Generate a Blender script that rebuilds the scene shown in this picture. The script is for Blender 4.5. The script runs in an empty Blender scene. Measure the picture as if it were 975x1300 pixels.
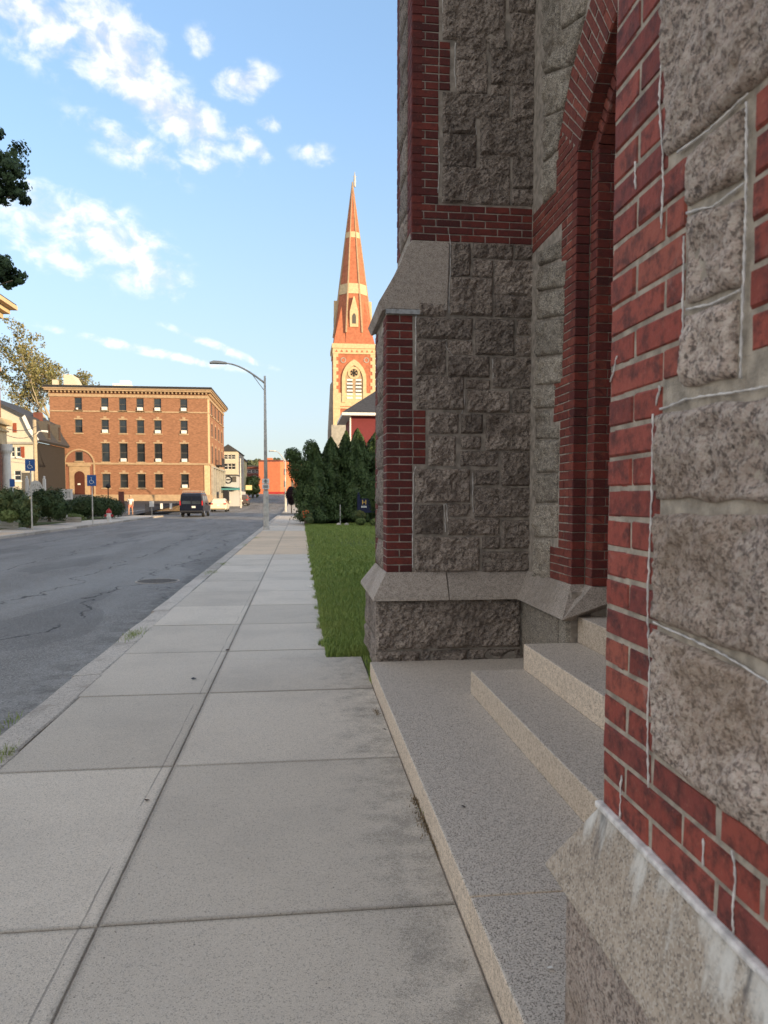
import bpy, bmesh, math, random
import numpy as np
from mathutils import Vector, Matrix, noise
R = math.radians
S = bpy.context.scene
COL = S.collection
random.seed(7)

# ------------------------------------------------------------------ camera, world, sun, exposure
F = 930.0; CX = 487.5; CY = 687.0; HOR = 632.0; EYE = 1.55
YAW = math.atan(106/930.); PIT = math.atan((CY-HOR)/F)
cd = bpy.data.cameras.new('camera'); cam = bpy.data.objects.new('camera', cd); COL.objects.link(cam)
cam.location = (0, 0, EYE); cam.rotation_euler = (R(90)-PIT, 0, -YAW)
cd.sensor_fit = 'VERTICAL'; cd.sensor_height = 36; cd.lens = 36*F/1300
cd.shift_x = 0; cd.shift_y = (CY-650)/1300
cd.clip_start = 0.05; cd.clip_end = 5000
cd.dof.use_dof = True; cd.dof.focus_distance = 4.6; cd.dof.aperture_fstop = 7.5
S.camera = cam
S.view_settings.view_transform = 'Standard'; S.view_settings.look = 'None'
S.view_settings.exposure = 2.12; S.view_settings.gamma = 1
SUN_EL, SUN_AZ = R(9.5), R(133)

W = bpy.data.worlds.new('World'); S.world = W; W.use_nodes = True

class NT:
    """small helper to write node trees"""
    def __init__(s, tree): s.t = tree; s.n = tree.nodes; s.l = tree.links
    def node(s, typ, ins=None, **kw):
        n = s.n.new(typ)
        for k, v in kw.items(): setattr(n, k, v)
        for k, v in (ins or {}).items(): s.put(n.inputs[k], v)
        return n
    def put(s, sock, v):
        if isinstance(v, bpy.types.NodeSocket): s.l.new(v, sock)
        else: sock.default_value = v
    def m(s, op, a, b=0.0, c=None, clamp=False):
        n = s.node('ShaderNodeMath', operation=op, use_clamp=clamp)
        s.put(n.inputs[0], a); s.put(n.inputs[1], b)
        if c is not None: s.put(n.inputs[2], c)
        return n.outputs[0]
    def vm(s, op, a, b=(0, 0, 0)):
        n = s.node('ShaderNodeVectorMath', operation=op); s.put(n.inputs[0], a)
        if op == 'SCALE': s.put(n.inputs[3], b)
        else: s.put(n.inputs[1], b)
        return n
    def mix(s, f, a, b, blend='MIX'):
        n = s.node('ShaderNodeMix', data_type='RGBA', blend_type=blend)
        s.put(n.inputs[0], f); s.put(n.inputs[6], a); s.put(n.inputs[7], b); return n.outputs[2]
    def noise(s, vec, scale, detail=3, rough=.55, dist=0, out=0):
        n = s.node('ShaderNodeTexNoise', {'Scale': scale, 'Detail': detail, 'Roughness': rough, 'Distortion': dist})
        s.l.new(vec, n.inputs['Vector']); return n.outputs[out]
    def mr(s, v, a, b, c=0.0, d=1.0, smooth=True):
        n = s.node('ShaderNodeMapRange', {'From Min': a, 'From Max': b, 'To Min': c, 'To Max': d})
        if smooth: n.interpolation_type = 'SMOOTHSTEP'
        s.l.new(v, n.inputs[0]); return n.outputs[0]

def campx(x, y):
    """view direction of photograph pixel (x, y)"""
    f = Vector((math.sin(YAW)*math.cos(PIT), math.cos(YAW)*math.cos(PIT), -math.sin(PIT)))
    r = Vector((math.cos(YAW), -math.sin(YAW), 0)); u = r.cross(f)
    return f+r*((x-CX)/F)-u*((y-CY)/F)
def pl(x, y, axis, v):
    d = campx(x, y); o = Vector((0, 0, EYE)); return o+d*((v-o[axis])/d[axis])
def atY(x, y, Y): return pl(x, y, 1, Y)
def atZ(x, y, z=0.0): return pl(x, y, 2, z)
def X_(x, Y): return pl(x, HOR, 1, Y).x
def Z_(y, Y, x=381): return pl(x, y, 1, Y).z

def build_world():
    q = NT(W.node_tree); q.n.clear()
    out = q.node('ShaderNodeOutputWorld'); bg = q.node('ShaderNodeBackground', {'Strength': 0.15})
    sky = q.node('ShaderNodeTexSky', sky_type='NISHITA', sun_disc=False, sun_elevation=SUN_EL, sun_rotation=SUN_AZ,
                 altitude=0, air_density=1.0, dust_density=0.6, ozone_density=1.6)
    tc = q.node('ShaderNodeTexCoord').outputs['Generated']
    nrm = q.vm('NORMALIZE', tc).outputs[0]
    sep = q.node('ShaderNodeSeparateXYZ'); q.l.new(nrm, sep.inputs[0])
    az = q.m('ARCTAN2', sep.outputs[0], sep.outputs[1]); el = q.m('ARCSINE', sep.outputs[2])
    cmb = q.node('ShaderNodeCombineXYZ'); q.l.new(az, cmb.inputs[0]); q.l.new(el, cmb.inputs[1]); ae = cmb.outputs[0]
    # cloud banks: (px, py, rx, ry, angle, strength)
    banks = [(35, 15, 95, 42, 20, .8), (150, 62, 80, 40, 30, 1.0), (190, 122, 115, 26, 27, 1.08), (243, 152, 48, 25, 25, 1.0),
             (165, 188, 75, 22, 18, .62), (312, 104, 40, 18, -8, .85), (318, 182, 32, 13, 30, .78), (256, 54, 22, 16, 0, .55),
             (60, 272, 110, 32, 18, .78), (150, 310, 90, 36, 24, .86), (192, 348, 48, 26, 10, .8), (342, 157, 18, 9, 0, .6), (404, 197, 34, 13, 5, .5),
             (190, 446, 130, 6, 9, .62), (278, 441, 75, 6, 19, .62), (60, 320, 70, 22, 25, .6), (255, 205, 34, 14, 15, .7)]
    mask = None
    for (x, y, rx, ry, ang, st) in banks:
        d = campx(x, y).normalized(); a0 = math.atan2(d.x, d.y); e0 = math.asin(d.z)
        v = q.vm('SUBTRACT', ae, (a0, e0, 0)).outputs[0]
        rot = q.node('ShaderNodeVectorRotate', rotation_type='Z_AXIS'); q.l.new(v, rot.inputs[0]); rot.inputs['Angle'].default_value = R(ang)
        v = q.vm('MULTIPLY', rot.outputs[0], (930./(rx*1.15), 930./(ry*1.15), 0)).outputs[0]
        ln = q.vm('LENGTH', v).outputs[1]
        w = q.m('MULTIPLY', q.mr(ln, 1.35, .0), st)
        mask = w if mask is None else q.m('MAXIMUM', mask, w)
    # heavier cloud added outside this view to brighten and warm the ambient light
    far = q.m('MULTIPLY', q.mr(q.noise(nrm, 2.2, 2), .40, .60), .95)
    away = q.mr(q.m('ABSOLUTE', q.m('SUBTRACT', az, .11)), .62, .95)
    mask = q.m('MAXIMUM', mask, q.m('MULTIPLY', far, away))
    st = q.vm('MULTIPLY', ae, (1, 1.35, 1)).outputs[0]
    n1 = q.noise(st, 27, 6, .56, .3); n2 = q.noise(st, 75, 4, .6)
    nn = q.m('ADD', q.m('MULTIPLY', n1, .80), q.m('MULTIPLY', n2, .20))
    dens = q.mr(q.m('ADD', q.m('MULTIPLY', mask, .62), q.m('MULTIPLY', q.m('SUBTRACT', nn, .5), 1.75)), .04, .74)
    dens = q.m('MULTIPLY', q.m('MULTIPLY', dens, q.mr(mask, .02, .3)), q.m('ADD', .50, q.m('MULTIPLY', away, .44)))  # cloud thickened out of view for more ambient light
    shade = q.mr(n1, .38, .60, .66, 1.06)
    ccol = q.vm('SCALE', q.node('ShaderNodeRGB').outputs[0], shade)
    ccol.inputs[0].default_value = (1, 1, 1)
    for l in list(ccol.inputs[0].links): q.l.remove(l)
    ccol.inputs[0].default_value = (CLOUD[0], CLOUD[1], CLOUD[2])
    # low air glow towards the horizon is the sky's own pale band
    hz = q.m('POWER', q.mr(el, R(-3), R(30), 1, 0, False), 1.7)
    gm = q.node('ShaderNodeGamma', {'Gamma': .6}); q.l.new(q.vm('SCALE', sky.outputs[0], .4).outputs[0], gm.inputs[0])
    skyc = q.mix(1.0, gm.outputs[0], SKYGAIN, 'MULTIPLY')
    skyc = q.mix(q.m('MULTIPLY', hz, .92), skyc, HORIZ)
    c = q.mix(dens, skyc, ccol.outputs[0])
    q.l.new(c, bg.inputs['Color']); q.l.new(bg.outputs[0], out.inputs['Surface'])
CLOUD = (2.85, 2.5, 2.05)
SKYGAIN = (1.06, 1.28, 1.56, 1)
HORIZ = (1.04, 1.05, 1.0, 1)
build_world()
W.cycles.sampling_method = 'MANUAL' if hasattr(W.cycles, 'sampling_method') else 'MANUAL'
W.cycles.sample_map_resolution = 512

sl = bpy.data.lights.new('sun', 'SUN'); sl.energy = 1.6; sl.angle = R(.5); sl.color = (1.0, .76, .46)
so = bpy.data.objects.new('sun', sl); COL.objects.link(so)
sdir = Vector((math.sin(SUN_AZ)*math.cos(SUN_EL), math.cos(SUN_AZ)*math.cos(SUN_EL), math.sin(SUN_EL)))
so.rotation_euler = sdir.to_track_quat('Z', 'Y').to_euler(); so.location = (60, -60, 40)

# ------------------------------------------------------------------ materials
def newmat(name):
    m = bpy.data.materials.new(name); m.use_nodes = True; q = NT(m.node_tree); q.n.clear()
    out = q.node('ShaderNodeOutputMaterial'); b = q.node('ShaderNodeBsdfPrincipled'); q.l.new(b.outputs[0], out.inputs[0])
    b.inputs['Roughness'].default_value = .85; b.inputs['Specular IOR Level'].default_value = .3
    return m, q, b
def pos(q): return q.node('ShaderNodeNewGeometry').outputs['Position']
def rnd(q):
    g = q.node('ShaderNodeNewGeometry').outputs['Random Per Island']; o = q.node('ShaderNodeObjectInfo').outputs['Random']
    return q.m('FRACT', q.m('ADD', g, o))
def bump(q, b, h, strength=.5, dist=.01):
    n = q.node('ShaderNodeBump', {'Strength': strength, 'Distance': dist}); q.l.new(h, n.inputs['Height']); q.l.new(n.outputs[0], b.inputs['Normal'])
def c4(c): return (c[0], c[1], c[2], 1)
def simple(name, col, rough=.7, metal=0, var=.12, scale=6, spec=.3, bumpd=0, aniso=1):
    m, q, b = newmat(name); p = pos(q)
    if aniso != 1: p = q.vm('MULTIPLY', p, (1, 1, aniso)).outputs[0]
    n = q.noise(p, scale, 4); f = q.mr(n, .3, .7, 1-var, 1+var)
    c = q.vm('SCALE', col[:3], f); q.l.new(c.outputs[0], b.inputs['Base Color'])
    b.inputs['Roughness'].default_value = rough; b.inputs['Metallic'].default_value = metal; b.inputs['Specular IOR Level'].default_value = spec
    if bumpd: bump(q, b, q.noise(p, scale*8, 3), .6, bumpd)
    return m
def granite(name, base, dark, light, sc=1.0, bstr=.8, bd=.006, stain=(.10, .075, .05), stain_amt=.5, up=None, white=None, coarse=.55, mottle=0.0, ms=60):
    m, q, b = newmat(name); p = pos(q); r = rnd(q)
    big = q.noise(p, 2.2, 4, .6); mid = q.noise(p, 16*sc, 4, .65); fine = q.noise(p, 150*sc, 2, .7); f2 = q.noise(p, 70*sc, 3, .7)
    vo = q.node('ShaderNodeTexVoronoi', {'Scale': 150.0*sc, 'Randomness': 1.0}); q.l.new(p, vo.inputs['Vector'])
    sc_ = q.node('ShaderNodeSeparateColor', {'Color': vo.outputs['Color']}); cr, cg = sc_.outputs[0], sc_.outputs[1]
    vo2 = q.node('ShaderNodeTexVoronoi', {'Scale': 55.0*sc, 'Randomness': 1.0}); q.l.new(q.vm('ADD', p, q.vm('SCALE', q.noise(p, 60*sc, 2, out=1), .012/sc).outputs[0]).outputs[0], vo2.inputs['Vector'])
    cb = q.node('ShaderNodeSeparateColor', {'Color': vo2.outputs['Color']}).outputs[0]
    c = q.mix(q.mr(mid, .35, .68), c4(base), c4([x*.72 for x in base]))
    c = q.mix(q.m('MULTIPLY', q.mr(cr, .62, .80), .75), c, c4(light)); c = q.mix(q.m('MULTIPLY', q.mr(cg, .80, .86), .7), c, c4(dark))
    c = q.mix(q.m('MULTIPLY', q.mr(cb, .86, .92), .22), c, c4(dark)); c = q.mix(q.m('MULTIPLY', q.mr(cb, .14, .08), .18), c, c4(light))
    if mottle:
        mo = q.noise(q.vm('ADD', p, (3.1, 1.7, 8.2)).outputs[0], ms, 6, .78)
        c = q.mix(q.m('MULTIPLY', q.mr(mo, .50, .60), mottle), c, c4(light)); c = q.mix(q.m('MULTIPLY', q.mr(mo, .49, .40), mottle), c, c4(dark))
        mo2 = q.noise(q.vm('ADD', p, (7.3, 9.7, 1.2)).outputs[0], ms*.33, 5, .7); c = q.mix(q.m('MULTIPLY', q.mr(mo2, .58, .72), mottle*.7), c, c4(dark))
    c = q.mix(q.m('MULTIPLY', q.mr(big, .48, .72), stain_amt), c, c4(stain))
    c = q.vm('SCALE', c, q.m('ADD', .78, q.m('MULTIPLY', r, .42))).outputs[0]
    if up:
        nz = q.node('ShaderNodeSeparateXYZ'); q.l.new(q.node('ShaderNodeNewGeometry').outputs['True Normal'], nz.inputs[0])
        k = q.mr(nz.outputs[2], .6, .95)
        c = q.mix(q.m('MULTIPLY', k, .8), c, q.mix(q.mr(cg, .70, .80), q.mix(q.mr(cr, .6, .8), c4(up), c4([x*1.3 for x in up])), c4([x*.35 for x in up])))
    if white:   # lime wash-out below the brickwork: (z0, z1) band
        sp = q.node('ShaderNodeSeparateXYZ'); q.l.new(p, sp.inputs[0])
        st = q.vm('MULTIPLY', p, (9, 9, 1.6)).outputs[0]; w = q.noise(st, 1, 5, .6)
        z = q.mr(sp.outputs[2], white[0], white[1]); w = q.mr(q.m('ADD', w, q.m('MULTIPLY', z, .22)), .62, .78)
        c = q.mix(q.m('MULTIPLY', w, .85), c, (.68, .66, .61, 1))
        k = q.mr(q.noise(st, 1.7, 4, .6, .4), .57, .70); c = q.mix(q.m('MULTIPLY', q.m('MULTIPLY', k, z), .75), c, (.07, .065, .07, 1))
    q.l.new(c, b.inputs['Base Color'])
    h = q.m('ADD', q.m('MULTIPLY', q.noise(p, 38*sc, 5, .68), coarse), q.m('MULTIPLY', fine, .25)); bump(q, b, h, bstr, bd*3)
    return m
def brickmat(name, cols, grime=.5, lime=.35, bd=.004, limescale=9):
    m, q, b = newmat(name); p = pos(q); r = rnd(q)
    ramp = q.node('ShaderNodeValToRGB'); q.l.new(r, ramp.inputs[0]); e = ramp.color_ramp.elements
    e[0].position = 0; e[0].color = c4(cols[0]); e[1].position = 1; e[1].color = c4(cols[-1])
    for i, c in enumerate(cols[1:-1]): k = e.new((i+1)/(len(cols)-1)); k.color = c4(c)
    n = q.noise(p, 22, 6, .72); c = q.mix(q.m('MULTIPLY', q.mr(n, .42, .66), grime), ramp.outputs[0], (.045, .022, .022, 1))
    n2 = q.noise(p, 70, 3, .7); c = q.mix(q.m('MULTIPLY', q.mr(n2, .55, .75), .35), c, (.40, .15, .10, 1))
    l = q.m('MULTIPLY', q.mr(q.noise(p, limescale, 5, .7, .5), .60, .78), lime); c = q.mix(l, c, (.50, .42, .38, 1))
    q.l.new(c, b.inputs['Base Color']); b.inputs['Roughness'].default_value = .8
    bump(q, b, q.m('ADD', q.noise(p, 90, 4, .7), q.m('MULTIPLY', n, .6)), .7, bd)
    return m
M = {}
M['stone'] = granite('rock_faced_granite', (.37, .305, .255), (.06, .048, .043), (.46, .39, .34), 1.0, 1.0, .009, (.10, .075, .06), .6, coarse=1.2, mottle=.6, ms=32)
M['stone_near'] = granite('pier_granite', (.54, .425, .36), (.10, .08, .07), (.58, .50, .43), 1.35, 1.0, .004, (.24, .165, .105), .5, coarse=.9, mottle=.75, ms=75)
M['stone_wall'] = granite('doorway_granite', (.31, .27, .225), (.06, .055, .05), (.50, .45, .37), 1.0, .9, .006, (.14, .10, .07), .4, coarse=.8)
M['dressed'] = granite('dressed_granite', (.42, .36, .31), (.10, .085, .075), (.50, .45, .40), 1.6, .35, .002, (.17, .14, .11), .45)
M['plinth_near'] = granite('pier_plinth_granite', (.52, .43, .34), (.17, .14, .12), (.60, .53, .45), 1.6, .4, .002, (.24, .18, .13), .4, white=(.74, .90))
M['step'] = granite('step_granite', (.64, .53, .42), (.10, .07, .05), (.68, .58, .46), 1.9, .3, .0015, (.38, .29, .21), .3, up=(.47, .43, .385))
M['kerb'] = granite('kerb_granite', (.58, .52, .45), (.14, .12, .11), (.52, .48, .43), 1.5, .4, .003, (.22, .19, .16), .5)
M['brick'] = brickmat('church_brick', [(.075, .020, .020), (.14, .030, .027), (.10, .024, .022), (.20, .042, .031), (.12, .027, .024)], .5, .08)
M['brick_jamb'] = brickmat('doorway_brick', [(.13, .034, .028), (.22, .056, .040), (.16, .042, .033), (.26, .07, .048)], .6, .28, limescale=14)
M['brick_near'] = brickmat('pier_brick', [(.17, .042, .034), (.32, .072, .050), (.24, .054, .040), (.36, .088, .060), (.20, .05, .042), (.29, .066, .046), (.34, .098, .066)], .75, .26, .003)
M['mortar'] = simple('mortar', (.31, .27, .23), .95, var=.3, scale=14, bumpd=.006)
M['mortar_near'] = simple('pale_mortar', (.37, .32, .26), .95, var=.3, scale=25, bumpd=.004)
M['lime'] = simple('white_lime_bead', (.62, .59, .56), .9, var=.25, scale=40)
M['slate'] = simple('slate', (.055, .055, .06), .7, var=.2)
M['flash'] = simple('weathered_lead', (.34, .35, .36), .6, var=.3, scale=30)
M['door'] = simple('dark_oak', (.09, .03, .02), .5)
M['lid'] = simple('worn_manhole_iron', (.13, .12, .11), .6, var=.2, scale=20)
M['iron'] = simple('rusty_iron', (.07, .035, .02), .7, metal=.4)

def mat_concrete():
    m, q, b = newmat('sidewalk_concrete'); p = pos(q); s = q.node('ShaderNodeSeparateXYZ'); q.l.new(p, s.inputs[0]); x, y, z = s.outputs
    r = q.node('ShaderNodeObjectInfo').outputs['Random']
    fine = q.noise(p, 260, 2, .75); f2 = q.noise(p, 75, 4, .75); big = q.noise(p, 1.1, 5, .6)
    va = q.node('ShaderNodeTexVoronoi', {'Scale': 230.0}); q.l.new(p, va.inputs['Vector']); vr = q.node('ShaderNodeSeparateColor', {'Color': va.outputs['Color']}).outputs[0]; mid = q.noise(p, 6, 5, .65)
    c = q.mix(q.mr(fine, .42, .66), (.66, .59, .50, 1), (.50, .445, .375, 1))
    c = q.mix(q.m('MULTIPLY', q.mr(f2, .60, .74), .5), c, (.16, .15, .14, 1))
    c = q.mix(q.m('MULTIPLY', q.mr(vr, .84, .92), .5), c, (.20, .185, .165, 1)); c = q.mix(q.m('MULTIPLY', q.mr(vr, .12, .05), .5), c, (.74, .68, .60, 1))
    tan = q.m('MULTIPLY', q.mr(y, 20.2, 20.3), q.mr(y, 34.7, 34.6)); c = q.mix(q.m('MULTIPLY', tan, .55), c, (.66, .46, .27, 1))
    c = q.vm('SCALE', c, q.m('ADD', .88, q.m('MULTIPLY', r, .2))).outputs[0]
    c = q.mix(q.m('MULTIPLY', q.mr(big, .42, .7), .18), c, (.21, .195, .18, 1))
    edge = q.mr(x, -.45, .62); sm = q.m('ADD', q.m('ADD', q.m('MULTIPLY', edge, .24), q.m('MULTIPLY', mid, .40)), q.m('ADD', q.m('MULTIPLY', fine, .35), q.m('MULTIPLY', f2, .30)))
    c = q.mix(q.m('MULTIPLY', q.mr(sm, .68, .84), .55), c, (.12, .112, .10, 1))
    jy = q.m('MULTIPLY', q.m('ABSOLUTE', q.m('SUBTRACT', q.m('FRACT', q.m('ADD', q.m('DIVIDE', q.m('SUBTRACT', y, 1.07), 1.6), .5)), .5)), 1.6); jx = q.m('ABSOLUTE', q.m('ADD', x, .74))
    jd = q.mr(q.m('ADD', q.m('MINIMUM', jx, jy), q.m('MULTIPLY', q.m('SUBTRACT', f2, .5), .05)), .032, .002); c = q.mix(q.m('MULTIPLY', jd, .42), c, (.13, .12, .105, 1))
    # the tooled line that runs beside the middle joint
    wob = q.m('MULTIPLY', q.m('SUBTRACT', q.noise(p, 1.5, 2), .5), .03)
    ln = q.mr(q.m('ABSOLUTE', q.m('ADD', q.m('ADD', x, .805), wob)), .006, .002); ln = q.m('MULTIPLY', ln, q.mr(q.noise(p, 1.3, 2), .42, .52))
    c = q.mix(q.m('MULTIPLY', ln, .5), c, (.15, .14, .13, 1))
    # coarse white and black chips
    v = q.node('ShaderNodeTexVoronoi', {'Scale': 24.0}); q.l.new(p, v.inputs['Vector'])
    sp = q.m('MULTIPLY', q.mr(v.outputs['Distance'], .10, .06), q.mr(q.node('ShaderNodeSeparateColor', {'Color': v.outputs['Color']}).outputs[0], .86, .87))
    c = q.mix(q.m('MULTIPLY', sp, .8), c, (.07, .065, .06, 1))
    q.l.new(c, b.inputs['Base Color']); b.inputs['Roughness'].default_value = .92
    bump(q, b, q.m('ADD', q.m('MULTIPLY', fine, .8), q.m('SUBTRACT', q.m('MULTIPLY', f2, .6), ln)), .55, .004)
    return m
M['concrete'] = mat_concrete()
def mat_asphalt(name='asphalt', base=.165, cracks=True):
    m, q, b = newmat(name); p = pos(q); s = q.node('ShaderNodeSeparateXYZ'); q.l.new(p, s.inputs[0]); x, y, z = s.outputs
    fine = q.noise(p, 120, 2, .75); mid = q.noise(p, 1.6, 5, .6)
    big = q.noise(q.vm('MULTIPLY', p, (.5, .07, .5)).outputs[0], 1.4, 4, .6)
    c = q.mix(q.mr(fine, .35, .68), (base*.78, base*.73, base*.67, 1), (base*1.55, base*1.48, base*1.38, 1))
    c = q.mix(q.m('MULTIPLY', q.mr(mid, .35, .7), .25), c, (base*1.7, base*1.68, base*1.62, 1))
    c = q.mix(q.m('MULTIPLY', q.mr(big, .40, .62), .45), c, (base*1.9, base*1.85, base*1.75, 1))
    va = q.node('ShaderNodeTexVoronoi', {'Scale': 95.0}); q.l.new(p, va.inputs['Vector']); vr = q.node('ShaderNodeSeparateColor', {'Color': va.outputs['Color']}).outputs[0]
    c = q.mix(q.m('MULTIPLY', q.mr(vr, .80, .9), .5), c, (base*2.6, base*2.5, base*2.35, 1)); c = q.mix(q.m('MULTIPLY', q.mr(vr, .2, .1), .5), c, (base*.4, base*.4, base*.4, 1))
    h = q.m('MULTIPLY', fine, .6)
    if cracks:
        gt = q.m('MULTIPLY', q.mr(x, -2.75, -2.1), q.mr(q.noise(p, 4, 5, .65), .42, .62)); c = q.mix(q.m('MULTIPLY', gt, .45), c, (.05, .045, .035, 1))
        pt = q.mr(q.noise(q.vm('MULTIPLY', p, (.9, .22, 1)).outputs[0], .8, 2, .4), .56, .575); c = q.mix(q.m('MULTIPLY', pt, .22), c, (.05, .05, .052, 1))
        wv = q.m('MULTIPLY', q.m('SUBTRACT', q.noise(p, .55, 6, .62), .5), 1.9); w2 = q.m('MULTIPLY', q.m('SUBTRACT', q.noise(q.vm('ADD', p, (31, 7, 0)).outputs[0], .35, 6, .6), .5), 2.4)
        k = None
        for x0, w, sl in ((-4.55, wv, .0), (-6.9, w2, .0), (-3.7, w2, -.035)):
            d = q.m('ABSOLUTE', q.m('SUBTRACT', q.m('ADD', q.m('ADD', x, w), q.m('MULTIPLY', y, sl)), x0)); dd = q.mr(d, .030, .008)
            k = dd if k is None else q.m('MAXIMUM', k, dd)
        v = q.node('ShaderNodeTexVoronoi', {'Scale': 2.6}, feature='DISTANCE_TO_EDGE')
        q.l.new(q.vm('ADD', p, q.vm('SCALE', q.noise(p, 3, 3, out=1), .25).outputs[0]).outputs[0], v.inputs['Vector'])
        al = q.m('MULTIPLY', q.mr(v.outputs['Distance'], .035, .012), q.mr(q.noise(q.vm('MULTIPLY', p, (1, .35, 1)).outputs[0], .55, 4, .6), .56, .62))
        k = q.m('MAXIMUM', k, al); brk = q.mr(q.noise(p, .8, 3), .33, .42); k = q.m('MULTIPLY', k, brk)
        c = q.mix(q.m('MULTIPLY', k, .75), c, (.02, .02, .02, 1)); h = q.m('SUBTRACT', h, q.m('MULTIPLY', k, 2))
        # older paving strip along the crown
        t = q.mr(q.m('ABSOLUTE', q.m('ADD', q.m('ADD', x, 9.6), q.m('MULTIPLY', wv, .12))), .05, .02); c = q.mix(q.m('MULTIPLY', t, .4), c, (.025, .025, .025, 1))
    q.l.new(c, b.inputs['Base Color']); b.inputs['Roughness'].default_value = .8
    bump(q, b, h, .6, .006); return m
M['asphalt'] = mat_asphalt()
M['lot'] = mat_asphalt('lot_asphalt', .075, False)
def leafmat(name, a, bcol, cc, sss=.0):
    m, q, b = newmat(name); r = rnd(q); p = pos(q)
    c = q.mix(r, c4(a), c4(bcol)); c = q.mix(q.mr(q.noise(p, 1.6, 3), .45, .7), c, c4(cc))
    q.l.new(c, b.inputs['Base Color']); b.inputs['Roughness'].default_value = .6; b.inputs['Specular IOR Level'].default_value = .25
    return m
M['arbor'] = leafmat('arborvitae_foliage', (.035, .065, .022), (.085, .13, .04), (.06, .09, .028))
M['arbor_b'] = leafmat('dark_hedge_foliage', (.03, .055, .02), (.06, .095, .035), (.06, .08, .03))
M['maple'] = leafmat('maple_foliage', (.03, .055, .025), (.06, .10, .04), (.04, .07, .035))
M['shrub'] = leafmat('shrub_foliage', (.05, .085, .03), (.10, .13, .05), (.13, .13, .04))
M['shrub_y'] = leafmat('light_shrub_foliage', (.12, .17, .05), (.17, .20, .07), (.10, .15, .05))
M['autumn'] = leafmat('thin_crown_foliage', (.13, .14, .05), (.24, .22, .09), (.22, .16, .07))
M['purple'] = leafmat('purple_foliage', (.030, .012, .016), (.045, .02, .025), (.02, .01, .014))
M['hillwood'] = leafmat('far_wood_foliage', (.07, .10, .05), (.12, .13, .07), (.10, .12, .07))
M['grass'] = leafmat('lawn_grass', (.11, .19, .035), (.30, .36, .09), (.24, .29, .07))
M['flower'] = simple('orange_blossom', (.6, .12, .03), .6)
M['bark'] = simple('bark', (.20, .16, .12), .9, var=.35, scale=9, bumpd=.01)
M['bark_pale'] = simple('pale_bark', (.42, .36, .27), .9, var=.3, scale=5, bumpd=.01)
M['soil'] = simple('lawn_soil', (.08, .11, .03), .95, var=.4, scale=5, bumpd=.02)
M['earth'] = simple('ground_earth', (.13, .13, .09), .95, var=.3, scale=.3)
M['farbrick'] = simple('tan_red_brick', (.29, .145, .085), .9, var=.22, scale=3.5, aniso=3.5)
M['farbrick2'] = simple('red_brick_wall', (.26, .12, .08), .9, var=.2, scale=4.0, aniso=3.5)
M['orangebrick'] = simple('orange_brick_wall', (.62, .20, .10), .9, var=.1, scale=2.0)
M['darkbrick'] = simple('dark_brick_wall', (.17, .065, .05), .9, var=.15, scale=2.0)
M['limestone'] = simple('buff_limestone', (.42, .30, .19), .85, var=.12, scale=3)
M['yellowstone'] = simple('sunlit_brick_yellow', (.62, .47, .28), .85, var=.1, scale=3)
M['greystone'] = simple('grey_stone', (.36, .34, .30), .85, var=.15, scale=2)
M['spirebrick'] = simple('spire_brick', (.44, .155, .085), .9, var=.15, scale=2.5)
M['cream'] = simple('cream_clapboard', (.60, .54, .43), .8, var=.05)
M['shaded_side'] = simple('shade_darkened_siding', (.035, .03, .028), .85)  # near-black colour puts the shade on this side wall into the siding
M['white'] = simple('white_paint', (.78, .76, .72), .6, var=.05)
M['paleyellow'] = simple('pale_yellow_siding', (.66, .56, .30), .8, var=.05)
M['palegrey'] = simple('pale_grey_siding', (.50, .50, .50), .8, var=.05)
M['redsiding'] = simple('dark_red_siding', (.19, .035, .04), .7, var=.06)
M['shutter'] = simple('rust_red_shutter', (.28, .07, .035), .7)
M['glass'] = simple('dark_window_glass', (.025, .03, .035), .08, var=.3, scale=.8, spec=.6)
M['sash'] = simple('dark_sash', (.10, .09, .08), .6)
M['redpaint'] = simple('red_paint', (.45, .03, .03), .5, spec=.5)
M['blue'] = simple('blue_sign_face', (.03, .10, .30), .5)
M['navy'] = simple('navy_paint', (.018, .022, .06), .5)
M['gold'] = simple('gold_leaf', (.75, .48, .12), .4)
M['metal'] = simple('galvanised_steel', (.50, .48, .44), .6, metal=.2, var=.2, scale=4)
M['darkmetal'] = simple('dark_metal', (.03, .03, .035), .5, metal=.3)
M['rubber'] = simple('tyre_rubber', (.02, .02, .02), .85)
M['carnavy'] = simple('dark_blue_car_paint', (.006, .008, .018), .25, spec=.4, var=.02)
M['carwhite_sun'] = simple('sun_tinted_white_car_paint', (.78, .70, .50), .25, spec=.6, var=.02)  # white paint tinted cream to imitate golden sunlight
M['carbrown'] = simple('grey_brown_car_paint', (.13, .10, .09), .25, metal=.4, spec=.6, var=.02)
M['lightred'] = simple('tail_light_red', (.5, .02, .02), .25, spec=.6)
M['chrome'] = simple('chrome', (.6, .6, .6), .2, metal=.9)
M['teal'] = simple('teal_awning', (.08, .28, .30), .7)
M['skin'] = simple('skin', (.50, .28, .19), .6, var=.04)
M['shirt'] = simple('white_shirt', (.78, .74, .68), .85, var=.05)
M['shorts'] = simple('coral_shorts', (.72, .26, .17), .85, var=.05)
M['hair'] = simple('light_hair', (.42, .30, .18), .8)
M['sandstone'] = simple('plain_paper', (.75, .73, .68), .8)
M['wood_pole'] = simple('weathered_pole_wood', (.42, .34, .23), .9, var=.2)

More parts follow.
